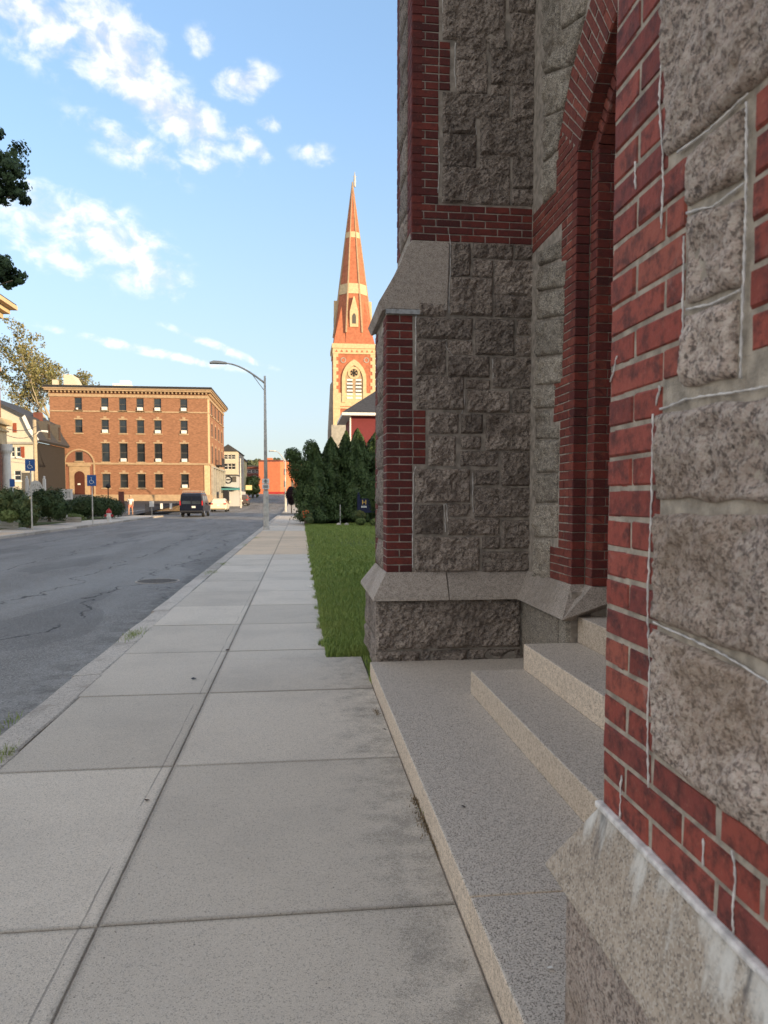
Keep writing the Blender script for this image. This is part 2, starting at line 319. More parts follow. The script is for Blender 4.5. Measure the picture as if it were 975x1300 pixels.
# ------------------------------------------------------------------ builders
class MB:
    def __init__(s): s.v = []; s.f = []
    def add(s, vs, fs):
        o = len(s.v); s.v += [tuple(v) for v in vs]; s.f += [tuple(i+o for i in f) for f in fs]; return s
    def box(s, x0, x1, y0, y1, z0, z1):
        v = [(x, y, z) for z in (z0, z1) for y in (y0, y1) for x in (x0, x1)]
        return s.add(v, [(0, 2, 3, 1), (4, 5, 7, 6), (0, 1, 5, 4), (2, 6, 7, 3), (0, 4, 6, 2), (1, 3, 7, 5)])
    def prism(s, pts, fr, d0, d1):
        """pts: (u, v) ccw seen from outside; fr = (O, U, V, N); from depth d0 (back) to d1 (front)"""
        O, U, V, N = fr; n = len(pts)
        v = [O+U*p[0]+V*p[1]+N*d0 for p in pts]+[O+U*p[0]+V*p[1]+N*d1 for p in pts]
        f = [tuple(range(n, 2*n)), tuple(range(n-1, -1, -1))]+[(i, (i+1) % n, n+(i+1) % n, n+i) for i in range(n)]
        return s.add(v, f)
    def band(s, outer, inner, fr, d0, d1, closed=False):
        O, U, V, N = fr; n = len(outer); P = lambda p, d: O+U*p[0]+V*p[1]+N*d
        for i in range(n if closed else n-1):
            j = (i+1) % n; a, b, c, d = outer[i], outer[j], inner[j], inner[i]
            s.add([P(a, d0), P(b, d0), P(c, d0), P(d, d0), P(a, d1), P(b, d1), P(c, d1), P(d, d1)],
                  [(0, 1, 2, 3), (7, 6, 5, 4), (0, 4, 5, 1), (1, 5, 6, 2), (2, 6, 7, 3), (3, 7, 4, 0)])
        return s
    def tube(s, pts, r, n=8, caps=True):
        pts = [Vector(p) for p in pts]; rs = r if isinstance(r, (list, tuple)) else [r]*len(pts); o = len(s.v); up = Vector((0, 0, 1))
        for i, p in enumerate(pts):
            t = (pts[min(i+1, len(pts)-1)]-pts[max(i-1, 0)]).normalized()
            a = t.cross(up if abs(t.z) < .95 else Vector((1, 0, 0))).normalized(); b = t.cross(a)
            for k in range(n):
                w = 2*math.pi*k/n; s.v.append(tuple(p+(a*math.cos(w)+b*math.sin(w))*rs[i]))
        for i in range(len(pts)-1):
            for k in range(n):
                k2 = (k+1) % n; s.f.append((o+i*n+k, o+(i+1)*n+k, o+(i+1)*n+k2, o+i*n+k2))
        if caps: s.f.append(tuple(o+k for k in range(n))); e = o+(len(pts)-1)*n; s.f.append(tuple(e+k for k in reversed(range(n))))
        return s
    def lathe(s, c, prof, n=16):
        o = len(s.v)
        for (r, z) in prof:
            for k in range(n): w = 2*math.pi*k/n; s.v.append((c[0]+r*math.cos(w), c[1]+r*math.sin(w), c[2]+z))
        for i in range(len(prof)-1):
            for k in range(n): k2 = (k+1) % n; s.f.append((o+i*n+k, o+i*n+k2, o+(i+1)*n+k2, o+(i+1)*n+k))
        e = o+(len(prof)-1)*n; s.f.append(tuple(o+k for k in reversed(range(n)))); s.f.append(tuple(e+k for k in range(n)))
        return s
    def build(s, name, mat, parent=None, smooth=False, loc=None, kind=None, bevel=0, label=None, recalc=False):
        off = wloc(parent) if parent else Vector((0, 0, 0))
        l = Vector(loc) if loc is not None else off
        me = bpy.data.meshes.new(name); me.from_pydata([(v[0]-l.x, v[1]-l.y, v[2]-l.z) for v in s.v], [], s.f); me.update()
        if recalc:
            b = bmesh.new(); b.from_mesh(me); bmesh.ops.recalc_face_normals(b, faces=b.faces); b.to_mesh(me); b.free()
        if smooth: me.shade_smooth()
        me.materials.append(M[mat] if isinstance(mat, str) else mat)
        o = bpy.data.objects.new(name, me); COL.objects.link(o); o.parent = parent; o.location = l-off
        if bevel:
            md = o.modifiers.new('bevel', 'BEVEL'); md.width = bevel; md.segments = 2; md.limit_method = 'ANGLE'; md.angle_limit = R(40)
        if kind: o['kind'] = kind
        if label: o['label'] = label
        return o
def wloc(o):
    v = Vector((0, 0, 0))
    while o: v = v+o.location; o = o.parent
    return v
def tag(o, label, cat, group=None):
    o['label'] = label; o['category'] = cat
    if group: o['group'] = group
    return o
def thing(name, label, cat, loc=(0, 0, 0), group=None):
    o = bpy.data.objects.new(name, None); COL.objects.link(o); o.location = loc; o.empty_display_size = .3; return tag(o, label, cat, group)
def struct(o): o['kind'] = 'structure'; return o
ZU = Vector((0, 0, 1))
def frY(Y, x0=0, z0=0): return (Vector((x0, Y, z0)), Vector((1, 0, 0)), ZU, Vector((0, -1, 0)))      # faces the camera
def frX(X, y0=0, z0=0): return (Vector((X, y0, z0)), Vector((0, -1, 0)), ZU, Vector((-1, 0, 0)))     # faces -X; u = -(Y)
def frP(X, y0=0, z0=0): return (Vector((X, y0, z0)), Vector((0, 1, 0)), ZU, Vector((1, 0, 0)))       # faces +X

def chamfer_brick(seed):
    rr = random.Random(seed); j = lambda a: rr.uniform(-a, a); v = []
    for (k, d) in ((.5, -1), (.5, -.06), (.47, 0)):
        for (a, b) in ((-1, -1), (1, -1), (1, 1), (-1, 1)):
            v.append((a*(k if d == -.06 or d == -1 else k-.008)+j(.012), b*(k if k == .5 else .44)+j(.03), d))
    f = [(8, 9, 10, 11)]
    for L in (0, 4):
        for i in range(4): f.append((L+i, L+(i+1) % 4, L+4+(i+1) % 4, L+4+i))
    return v, f
BR = [chamfer_brick(i) for i in range(8)]
BRME = {}
def brick_mesh(i, mat):
    if (i, mat) not in BRME:
        me = bpy.data.meshes.new('brick'); me.from_pydata(BR[i][0], [], BR[i][1]); me.update(); me.materials.append(M[mat]); BRME[(i, mat)] = me
    return BRME[(i, mat)]
BRICKS = []
def brick(parent, mat, fr, u, v, w, h, proud=0.0, vis=1.0, depth=.09, rot=0.0):
    """front face centred at (u, v) on frame fr"""
    O, U, V, N = fr; c = O+U*u+V*v+N*(proud+random.uniform(-.0025, .0012))
    if rot: U, V = U*math.cos(rot)+V*math.sin(rot), V*math.cos(rot)-U*math.sin(rot)
    a = random.uniform(-.006, .006); U2 = U+V*a; V2 = V-U*a
    d = c-Vector((0, 0, EYE)); dist = d.length; facing = max(0.0, -N.dot(d.normalized()))
    size = vis*w*h*facing/(dist*dist)
    mtx = Matrix.Identity(4)
    for r in range(3): mtx[r][0] = U2[r]*w; mtx[r][1] = V2[r]*h; mtx[r][2] = N[r]*depth; mtx[r][3] = c[r]
    BRICKS.append((size, parent, mat, mtx, random.randrange(8)))
def flush_bricks(limit=298):
    BRICKS.sort(key=lambda t: -t[0]); rest = {}
    for i, (sz, parent, mat, mtx, k) in enumerate(BRICKS):
        if i < limit:
            o = bpy.data.objects.new('brick', brick_mesh(k, mat)); COL.objects.link(o); o.parent = parent
            m2 = mtx.copy(); m2.translation = mtx.translation-wloc(parent); o.matrix_basis = m2
        else: rest.setdefault((parent.name, mat), (parent, []))[1].append((mtx, k))
    for (pn, mat), (parent, ls) in rest.items():
        b = MB()
        for mtx, k in ls: b.add([mtx @ Vector(v) for v in BR[k][0]], BR[k][1])
        b.build('brickwork', mat, parent, kind='stuff')

def rock(parent, mat, quad, N, bulge=.03, amp=.018, cell=.03, depth=.09, seed=None, name='stone', edge=.024, flat=False, jit=.006, nf=9.0):
    """quad: 4 world corners ccw seen from outside (ll, lr, ur, ul); a rock-faced block"""
    a, b, c, d = [Vector(p) for p in quad]; w = ((b-a).length+(c-d).length)/2; h = ((d-a).length+(c-b).length)/2
    nx = max(3, int(w/cell)); ny = max(3, int(h/cell)); sd = Vector((random.uniform(0, 99), random.uniform(0, 99), random.uniform(0, 99)))
    N = Vector(N); v = []; f = []
    for j in range(ny+1):
        for i in range(nx+1):
            s, t = i/nx, j/ny; p = (a*(1-s)+b*s)*(1-t)+(d*(1-s)+c*s)*t
            e = min(s*w, (1-s)*w, t*h, (1-t)*h); k = min(1, e/edge); k = k*(2-k)
            n1 = noise.fractal((p+sd)*nf, .45, 2.1, 6); n2 = noise.noise((p+sd)*2.6)
            vd = noise.voronoi((p+sd)*nf*.75)[0]; hgt = k*(bulge*(.55+.6*n2)+amp*(n1*.8-.35*abs(noise.noise((p+sd)*nf*2.7))+1.1*min(.8, vd[1]-vd[0])))
            q = p+N*hgt
            if e < 1e-6:
                q = q+Vector((noise.noise((p+sd)*13)*jit*abs(N.y) , noise.noise((p+sd)*13+Vector((5, 0, 0)))*jit*abs(N.x), noise.noise((p+sd)*13+Vector((9, 3, 0)))*jit))
            v.append(q)
    W1 = nx+1
    for j in range(ny):
        for i in range(nx): f.append((j*W1+i, j*W1+i+1, (j+1)*W1+i+1, (j+1)*W1+i))
    ring = [i for i in range(nx+1)]+[j*W1+nx for j in range(1, ny+1)]+[ny*W1+i for i in range(nx-1, -1, -1)]+[j*W1 for j in range(ny-1, 0, -1)]
    o = len(v); v += [v[i]-N*depth for i in ring]; n = len(ring)
    for k in range(n): f.append((ring[k], o+k, o+(k+1) % n, ring[(k+1) % n]))
    m = MB(); m.add(v, f); cen = (a+b+c+d)/4
    return m.build(name, mat, parent, loc=cen, smooth=not flat)

def wall_holes(b, fr, u0, u1, v0, v1, holes, depth):
    """a wall sheet with rectangular openings and their reveals"""
    us = sorted({u0, u1, *[h[0] for h in holes], *[h[1] for h in holes]}); vs = sorted({v0, v1, *[h[2] for h in holes], *[h[3] for h in holes]})
    O, U, V, N = fr; P = lambda u, v, d=0: O+U*u+V*v-N*d
    for i in range(len(us)-1):
        for j in range(len(vs)-1):
            um, vm_ = (us[i]+us[i+1])/2, (vs[j]+vs[j+1])/2
            if any(h[0] < um < h[1] and h[2] < vm_ < h[3] for h in holes): continue
            b.add([P(us[i], vs[j]), P(us[i+1], vs[j]), P(us[i+1], vs[j+1]), P(us[i], vs[j+1])], [(0, 1, 2, 3)])
    for (a, c, e, g) in holes:
        q = [(a, e), (c, e), (c, g), (a, g)]
        for k in range(4):
            p0, p1 = q[k], q[(k+1) % 4]; b.add([P(*p0), P(*p1), P(*p1, depth), P(*p0, depth)], [(0, 3, 2, 1)])
def window(parent, fr, h, depth=.18, frame='white', sill='limestone', glass='glass', head=None, ac=False, mid=True, fw=.07):
    u0, u1, v0, v1 = h; b = MB(); vm_ = (v0+v1)/2
    for q in ((u0, u0+fw, v0, v1), (u1-fw, u1, v0, v1), (u0+fw, u1-fw, v1-fw, v1), (u0+fw, u1-fw, v0, v0+fw)): b.prism([(q[0], q[2]), (q[1], q[2]), (q[1], q[3]), (q[0], q[3])], fr, -depth, -depth+.06)
    if mid: b.prism([(u0+fw, vm_-fw/2), (u1-fw, vm_-fw/2), (u1-fw, vm_+fw/2), (u0+fw, vm_+fw/2)], fr, -depth, -depth+.05)
    w = b.build('window', frame, parent)
    b = MB(); b.prism([(u0, v0), (u1, v0), (u1, v1), (u0, v1)], fr, -depth-.06, -depth+.012); b.build('pane', glass, w)
    if sill: b = MB(); b.prism([(u0-.12, v0-.16), (u1+.12, v0-.16), (u1+.12, v0), (u0-.12, v0)], fr, -.05, .08); b.build('sill', sill, w)
    if head:
        b = MB(); um = (u0+u1)/2; b.prism([(u0-.1, v1), (u1+.1, v1), (u1+.1, v1+.16), (um+.16, v1+.18), (um+.2, v1+.42), (um-.2, v1+.42), (um-.16, v1+.18), (u0-.1, v1+.16)], fr, -.05, .05); b.build('lintel', head, w)
    if ac:
        b = MB(); um = (u0+u1)/2; b.prism([(um-.32, v0+.02), (um+.32, v0+.02), (um+.32, v0+.42), (um-.32, v0+.42)], fr, -depth, .22); a = b.build('air_conditioner', 'white', w)
    return w
def rect(u0, u1, v0, v1): return [(u0, v0), (u1, v0), (u1, v1), (u0, v1)]

def G(y):
    """height of the pavement level along the street (rises beyond the junction)"""
    if y < 75: return 0.0
    if y < 190: return .00031*(y-75)**2
    return .00031*115**2+(y-190)*.02
# ------------------------------------------------------------------ the setting: ground, road, pavements
ys = [-60, -30, -10, 0, 10, 20, 30, 40, 50, 60, 70, 75]+list(range(80, 200, 6))+[220, 260, 320, 420, 600, 900, 1500, 3000]
def strip(name, x0, x1, dz, mat, y0=-60, y1=3000, xs=None):
    yy = [y for y in ys if y0 < y < y1]; yy = [y0]+yy+[y1]; b = MB()
    xs = xs or [x0, x1]
    for i in range(len(yy)-1):
        for k in range(len(xs)-1):
            b.add([(xs[k], yy[i], G(yy[i])+dz), (xs[k+1], yy[i], G(yy[i])+dz), (xs[k+1], yy[i+1], G(yy[i+1])+dz), (xs[k], yy[i+1], G(yy[i+1])+dz)], [(0, 1, 2, 3)])
    return struct(b.build(name, mat))
strip('ground', -2500, 2500, -.30, 'earth')
strip('road', -12.03, -1.98, -.12, 'asphalt', -40, 420)
b = MB()
for (x0, x1) in ((-70, -12.03), (-1.98, 60)): b.add([(x0, 67, -.116), (x1, 67, -.116), (x1, 76, -.116), (x0, 76, -.116)], [(0, 1, 2, 3)])
# side street joins beyond the hedge; flush with the road
struct(b.build('side_street', 'asphalt'))

# pavement on the right, made of cast slabs
b = MB(); b.box(-1.72, .585, -3, 66, -.29, -.009); sw = struct(b.build('sidewalk', 'mortar'))
JY = [1.07+1.6*k for k in range(-3, 41)]
XJ = -.74
def slab(x0, x1, y0, y1, parent, z1=0.0):
    g = .0055; v = []; c = .004; rr = random.uniform(-.002, .002)
    b = MB(); x0 += g*.7; x1 -= g*.7; y0 += g; y1 -= g; z1 += rr
    v = [(x0, y0, -.05), (x1, y0, -.05), (x1, y1, -.05), (x0, y1, -.05), (x0, y0, z1-c), (x1, y0, z1-c), (x1, y1, z1-c), (x0, y1, z1-c),
         (x0+c, y0+c, z1), (x1-c, y0+c, z1), (x1-c, y1-c, z1), (x0+c, y1-c, z1)]
    f = [(8, 9, 10, 11)]+[(L+i, L+(i+1) % 4, L+4+(i+1) % 4, L+4+i) for L in (0, 4) for i in range(4)]
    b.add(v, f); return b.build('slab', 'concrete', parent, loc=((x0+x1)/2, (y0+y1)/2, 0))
for i in range(len(JY)-1):
    y0, y1 = JY[i], JY[i+1]
    slab(-1.70-(0 if y0 < 3 else min(.1, (y0-3)*.02)), XJ, y0, y1, sw)
    if y1 < 7.2: slab(XJ, .583, y0, y1, sw)
    elif y0 < 7.2: slab(XJ, .583, y0, 7.07, sw); slab(XJ, .25, 7.07, y1, sw)
    else: slab(XJ, .25, y0, y1, sw)

# granite kerb, long stones end to end
b = MB(); b.box(-1.97, -1.72, -3, 66, -.4, -.13); kb = struct(b.build('kerb', 'mortar'))
y = -2.6; L = [2.0, 1.5, 2.2, 1.8, 1.6, 2.1]; i = 0
cuts = [-2.6, -.9, 1.1, 2.75, 4.62, 6.6, 8.4, 10.3, 12.4]
while cuts[-1] < 66: cuts.append(cuts[-1]+random.choice(L))
for a, c in zip(cuts[:-1], cuts[1:]):
    n = 5 if a < 20 else 1; b = MB(); v = []; f = []
    sh = min(.10, max(0, (a-3)*.012))
    for k in range(n+1):
        y = a+.006+(c-a-.012)*k/n; j1 = random.uniform(-.008, .008); j2 = random.uniform(-.006, .006)
        for (x, z) in ((-1.972-sh+j1*.5, -.24), (-1.962-sh+j1, -.03), (-1.945-sh+j1, -.005), (-1.725-sh+j2, .004), (-1.712-sh+j2, -.006), (-1.71-sh+j2, -.2)): v.append((x, y, z))
    for k in range(n):
        for m_ in range(5): f.append((k*6+m_, k*6+m_+1, (k+1)*6+m_+1, (k+1)*6+m_))
    f.append((0, 5, 4, 3, 2, 1)); e = n*6; f.append((e, e+1, e+2, e+3, e+4, e+5)); b.add(v, f)
    b.build('kerb_stone', 'kerb', kb, loc=(-1.85, (a+c)/2, 0), recalc=True)

# pavement on the left side of the street
b = MB(); b.box(-14.6, -12.3, -20, 66.5, -.3, -.012); lsw = struct(b.build('left_sidewalk', 'mortar'))
y = 16.0
while y < 66: slab(-14.6, -12.26, y, min(y+1.6, 66.4), lsw); y += 1.6
b = MB(); b.box(-12.3, -12.03, -20, 66.5, -.3, -.02); lk = struct(b.build('left_kerb', 'mortar'))
y = 16.0
while y < 66:
    q = min(y+2.1, 66.5); bb = MB(); bb.box(-12.27, -12.02, y+.006, q-.006, -.2, .004); bb.build('kerb_stone', 'kerb', lk, loc=(-12.15, y+1, 0), bevel=.012); y += 2.1
# beyond the junction
b = MB()
for i in range(8):
    y0 = 76+i*15; y1 = y0+15
    for (x0, x1) in ((-1.9, .4), (-13.2, -10.9)):
        b.add([(x0, y0, G(y0)), (x1, y0, G(y0)), (x1, y1, G(y1)), (x0, y1, G(y1)), (x0, y0, G(y0)-.2), (x1, y0, G(y0)-.2), (x1, y1, G(y1)-.2), (x0, y1, G(y1)-.2)], [(0, 1, 2, 3), (0, 4, 5, 1), (0, 3, 7, 4), (1, 5, 6, 2)])
struct(b.build('far_sidewalk', 'concrete'))
# parking lot that climbs to the brick block
b = MB(); b.add([(-60, 62, .0), (-14.62, 62, .0), (-14.62, 66, .02), (-60, 66, .1)], [(0, 1, 2, 3)])
b.add([(-60, 66, .1), (-14.62, 66, .02), (-13.3, 96.9, 1.15), (-60, 96.9, 1.25)], [(0, 1, 2, 3)])
struct(b.build('parking_lot', 'lot'))
b = MB()
for k in range(5):
    x = -21.5+k*2.7; y0 = 70; y1 = 74.5; z = lambda y: .06+(y-66)*.0366
    b.add([(x, y0, z(y0)+.012), (x+.14, y0, z(y0)+.012), (x+1.0, y1, z(y1)+.012), (x+.86, y1, z(y1)+.012)], [(0, 1, 2, 3)])
struct(b.build('parking_line', 'white'))
# planted ground behind the left pavement
b = MB(); b.box(-60, -14.62, 20, 62, -.3, .02); struct(b.build('planted_ground', 'soil'))

# lawn
def lawn_z(x, y):
    k = min(1, max(0, (x-.25)/.5)); e = min(1, max(0, (y-7.08)/.4))
    return -.005+k*e*(.03+.03*math.sin(y*.37+x)+.12*math.exp(-((y-27)/5.)**2)*min(1, (x-.25)/1.5)+.02*noise.noise(Vector((x*.8, y*.8, 0))))
b = MB(); nx, ny = 24, 90; v = []; f = []
for j in range(ny+1):
    y = 7.08+(44-7.08)*(j/ny)**1.5
    for i in range(nx+1):
        x = .255+14*(i/nx)**2; v.append((x, y, lawn_z(x, y)))
for j in range(ny):
    for i in range(nx): a = j*(nx+1)+i; f.append((a, a+1, a+nx+2, a+nx+1))
b.add(v, f); b.box(.255, 14, 7.08, 44, -.3, -.03); struct(b.build('lawn', 'soil', smooth=True))
b = MB(); b.box(.588, .70, 6.215, 7.30, -.3, -.004); struct(b.build('soil_strip', 'soil'))
def blades(name, pts, hmin, hmax, wid, mat, seed=1, parent=None):
    rg = np.random.default_rng(seed); n = len(pts); pts = np.array(pts, float)
    a = rg.uniform(0, 2*np.pi, n); h = rg.uniform(hmin, hmax, n); ln = rg.uniform(.1, .8, n)*h; w = wid*rg.uniform(.7, 1.3, n)
    d = np.stack([np.cos(a), np.sin(a), 0*a], 1); s = np.stack([-np.sin(a), np.cos(a), 0*a], 1)
    p0 = pts-s*w[:, None]/2; p1 = pts+s*w[:, None]/2; mid = pts+d*(ln*.35)[:, None]+np.array([0, 0, 1])*(h*.6)[:, None]
    p2 = mid+s*w[:, None]*.35; p3 = mid-s*w[:, None]*.35; tip = pts+d*ln[:, None]+np.array([0, 0, 1])*h[:, None]
    V = np.stack([p0, p1, p2, p3, tip], 1).reshape(-1, 3); k = np.arange(n)*5
    fs = [(i, i+1, i+2, i+3) for i in k]+[(i+3, i+2, i+4) for i in k]
    me = bpy.data.meshes.new(name); me.from_pydata(V.tolist(), [], fs); me.materials.append(M[mat]); o = bpy.data.objects.new(name, me); COL.objects.link(o); o.parent = parent
    return o
rg = np.random.default_rng(3); pts = []
for (y0, y1, x1, dens, sc) in ((7.1, 9.5, 1.1, 9000, 1), (9.5, 14, 1.6, 4200, 1.2), (14, 22, 2.6, 1500, 1.5), (22, 43.5, 5.5, 420, 2)):
    n = int((y1-y0)*(x1-.25)*dens); Y = rg.uniform(y0, y1, n); X = rg.uniform(.24, x1, n)-.035*np.maximum(0, np.sin(Y*5.1)+np.sin(Y*12.3+1)); Y = Y-.03*(Y < 7.3); pts += [(x, y, lawn_z(x, y)-.005) for x, y in zip(X, Y)]
near = [p for p in pts if p[1] < 14]; farp = [p for p in pts if p[1] >= 14]
o = blades('lawn_grass', near, .03, .085, .005, 'grass'); o['kind'] = 'stuff'; o['label'] = 'short green grass between the sidewalk and the stone buttress'; o['category'] = 'grass'
o = blades('lawn_grass', farp, .04, .10, .014, 'grass', 2); o['kind'] = 'stuff'; o['label'] = 'short green grass on the far part of the lawn before the evergreens'; o['category'] = 'grass'
# tufts growing from the kerb joint
tp = [(random.uniform(.59, .65), random.uniform(6.3, 7.12), -.008) for _ in range(220)]
for (px, py, r, n) in ((170, 806, .17, 260), (268, 727, .22, 160), (283, 716, .2, 120), (8, 958, .1, 130), (325, 683, .3, 120), (8, 918, .12, 40), (545, 1035, .07, 50), (470, 862, .05, 40), (310, 692, .2, 60)):
    c = atZ(px, py, .0)
    for _ in range(n): tp.append((c.x+random.gauss(0, r*.3), c.y+random.gauss(0, r), -.01))
o = blades('kerb_weeds', tp, .02, .055, .005, 'grass', 5); o['kind'] = 'stuff'; o['label'] = 'small grass weeds growing from the joints of kerb and sidewalk'; o['category'] = 'weeds'

M['dry'] = simple('dry_weed', (.20, .15, .09), .9, var=.4, scale=60)
tp = []
for (px, py, rx, ry, n) in ((540, 1045, .018, .09, 260), (528, 1018, .012, .03, 90), (478, 905, .01, .05, 50), (556, 1075, .012, .05, 80)):
    c = atZ(px, py, .0)
    for _ in range(n): tp.append((min(.581, c.x+random.gauss(0, rx)), c.y+random.gauss(0, ry), .0))
o = blades('dry_weeds', tp, .006, .022, .004, 'dry', 8); o['kind'] = 'stuff'; o['label'] = 'dry brown weeds and dirt in the joint at the foot of the lowest step'; o['category'] = 'weeds'
# grit and crumbs lying about
b = MB()
for _ in range(420):
    if random.random() < .45: x = .56-abs(random.gauss(0, .05)); y = random.uniform(1.6, 6)
    elif random.random() < .4: x = -1.99-abs(random.gauss(0, .1)); y = random.uniform(2.5, 14)
    else: x = random.uniform(-1.6, .5); y = random.uniform(1.6, 12)
    z = .003 if x > -1.95 else -.115; s = random.uniform(.0015, .0045)
    b.add([(x-s, y, z), (x+s*.4, y-s, z), (x+s, y+s*.5, z), (x, y+s, z), (x, y, z+s)], [(0, 1, 4), (1, 2, 4), (2, 3, 4), (3, 0, 4)])
for _ in range(120):
    x = random.uniform(.65, 1.2); y = random.uniform(1.8, 6.0); s = random.uniform(.001, .004); z = .141
    b.add([(x-s, y, z), (x+s*.4, y-s, z), (x+s, y+s*.5, z), (x, y+s, z), (x, y, z+s)], [(0, 1, 4), (1, 2, 4), (2, 3, 4), (3, 0, 4)])
o = b.build('grit', 'kerb'); o['kind'] = 'stuff'; o['label'] = 'scattered grit and crumbs on sidewalk, steps and gutter'; o['category'] = 'grit'
def flake(name, px, py, z, size, mat, label, cat, lift=.006):
    c = atZ(px, py, z); b = MB(); n = 7; v = []
    for k in range(n): a = 2*math.pi*k/n; r = size*random.uniform(.55, 1.1); v.append((c.x+r*math.cos(a), c.y+r*.6*math.sin(a), c.z+.003+lift*random.random()))
    v2 = [(p[0], p[1], p[2]+.0015) for p in v]
    b.add(v+v2, [tuple(range(n, 2*n)), tuple(reversed(range(n)))]+[(i, (i+1) % n, n+(i+1) % n, n+i) for i in range(n)])
    return tag(b.build(name, mat, loc=(c.x, c.y, c.z)), label, cat)
flake('paper_scrap', 698, 1231, .14, .012, 'sandstone', 'tiny white paper scrap on the lowest granite step near the front', 'litter')
flake('paper_scrap', 573, 876, .14, .014, 'sandstone', 'tiny pale scrap lying at the far end of the lowest granite step', 'litter')
flake('paper_scrap', 404, 798, .0, .05, 'sandstone', 'crumpled pale paper wrapper on the sidewalk at the lawn edge', 'litter', .03)
flake('paper_scrap', 395, 746, .0, .05, 'sandstone', 'small white wrapper on the sidewalk edge farther along the lawn', 'litter', .03)
flake('dead_leaf', 246, 863, .0, .03, 'darkmetal', 'dark dry leaf lying left of the middle joint of the sidewalk', 'leaf', .015)
flake('dead_leaf', 289, 826, .0, .028, 'iron', 'dark dry leaf on the crossing of two sidewalk joints', 'leaf', .01)
flake('dead_leaf', 186, 1017, .0, .018, 'iron', 'small brown leaf lying beside the tooled line in the near sidewalk', 'leaf', .008)
flake('dead_leaf', 489, 927, .0, .014, 'darkmetal', 'black crumb of leaf on the sidewalk next to the lowest step', 'leaf', .008)
flake('dead_leaf', 588, 1025, .14, .012, 'darkmetal', 'black crumb of leaf in the middle of the lowest granite step', 'leaf', .006)

# manhole
c = atZ(200, 738, -.12); mh = thing('manhole_cover', 'round iron manhole cover with a pale worn rim in the asphalt', 'manhole cover', (c.x, c.y, -.12))
b = MB(); b.lathe((c.x, c.y, -.118), [(.43, -.03), (.43, .008), (.40, .01), (.40, .002)], 40); b.build('rim', 'kerb', mh)
b = MB(); b.lathe((c.x, c.y, -.118), [(.385, -.02), (.385, .006)], 40)
for k in range(-3, 4):
    w = math.sqrt(.36**2-(k*.1)**2); b.box(c.x-w, c.x+w, c.y+k*.1-.02, c.y+k*.1+.02, -.112, -.106)
b.build('lid', 'lid', mh)

# ------------------------------------------------------------------ the stone and brick church (foreground right)
CH = thing('stone_church', 'grey rock-faced granite church with red brick quoins, buttresses and a pointed doorway at the sidewalk', 'church', (2.0, 3.87, 0))
H2 = .067; ZB = .90
BX, BX2, BY0, BY1 = .737, .950, 6.30, 7.24           # far buttress, brick faces
YN1, YN0, XN = 1.465, .50, .632                        # near buttress
# mortar cores
b = MB(); b.box(BX+.006, 2.3, BY0+.006, BY1-.012, ZB-.02, 3.18); b.box(BX2+.006, 2.3, BY0+.007, BY1-.013, 3.18, 9.2); b.box(.665, 2.2, 6.26, 7.34, -.3, .70)
far_but = b.build('buttress', 'mortar', CH)
b = MB(); b.box(XN+.0045, 2.3, YN0+.01, YN1-.0045, ZB-.02, 4.6); b.box(.85, 2.3, YN0+.01, YN1-.010, 4.6, 9.2); b.box(.63, 2.2, .40, 1.585, -.3, .70)
near_but = b.build('buttress', 'mortar_near', CH)
JY0 = 5.24; XW = 2.0
AC, AZ, RI, RO = 3.285, 2.49, 2.50, 3.04; MIDY = 3.87
def arcpt(r, a, side=1):
    y = AC+r*math.cos(a); return (MIDY+side*(y-MIDY), AZ+r*math.sin(a))
# front wall plane with the arched opening (mortar backing)
b = MB(); fr = frX(XW+.02)
for sgn in (1, -1):
    a0 = math.acos((JY0-AC)/RI) if (JY0-AC) < RI else 0; a1 = math.acos((MIDY-AC)/RI); N_ = 18
    inn = [arcpt(RI, a0+(a1-a0)*k/N_, sgn) for k in range(N_+1)]
    o_, U, V, N = fr; fill = []
    ye = 6.33 if sgn == 1 else MIDY*2-6.33
    yj = JY0+.012 if sgn == 1 else 2*MIDY-JY0-.012
    lo, hi = sorted((yj, ye)); b.box(XW+.007, XW+.5, lo, hi, -.3, AZ+RI*math.sin(a0))
    for k in range(N_):
        (ya, za), (yb, zb) = inn[k], inn[k+1]; x0, x1 = XW+.007, XW+.5
        P = [(ya, za+.012), (yb, zb+.012), (yb, 9.2), (ya, 9.2)]
        for xx in (x0, x1): b.add([(xx, p[0], p[1]) for p in P], [(0, 1, 2, 3)])
        b.add([(x0, *P[0]), (x0, *P[1]), (x1, *P[1]), (x1, *P[0])], [(0, 1, 2, 3)])
    ya, za = inn[0]; lo, hi = sorted((ya, ye)); b.box(XW+.007, XW+.5, lo, hi, za-.001, 9.2)
front_wall = b.build('front_wall', 'mortar', CH)
# the wings and nave that make the mass (and the long shade) of the church
b = MB(); b.box(2.45, 16, .52, 7.1, -.3, 8.8); b.box(2.9, 16, -9, .50, -.3, 4.2); b.build('porch_wall', 'stone', CH)
b = MB(); b.prism([(-7.25, 9.1), (-.4, 9.1), (-3.8, 12.5)], frX(1.9), -14, 0); b.build('porch_roof', 'slate', CH)
b = MB(); b.add([(2.7, -9.2, 4.2), (2.7, .5, 4.2), (16, .5, 7.5), (16, -9.2, 7.5)], [(0, 3, 2, 1)]); b.add([(2.7, .49, 4.2), (16, .49, 7.5), (16, .49, 4.2)], [(0, 1, 2)]); b.build('aisle_roof', 'slate', CH)
b = MB(); b.box(16.01, 46, -14, 9.5, -.3, 11.5); b.build('nave_wall', 'stone', CH)
b = MB(); b.prism([(-10, 11.4), (14.5, 11.4), (2.2, 18.5)], frX(15.7), -31, 0); b.build('nave_roof', 'slate', CH)
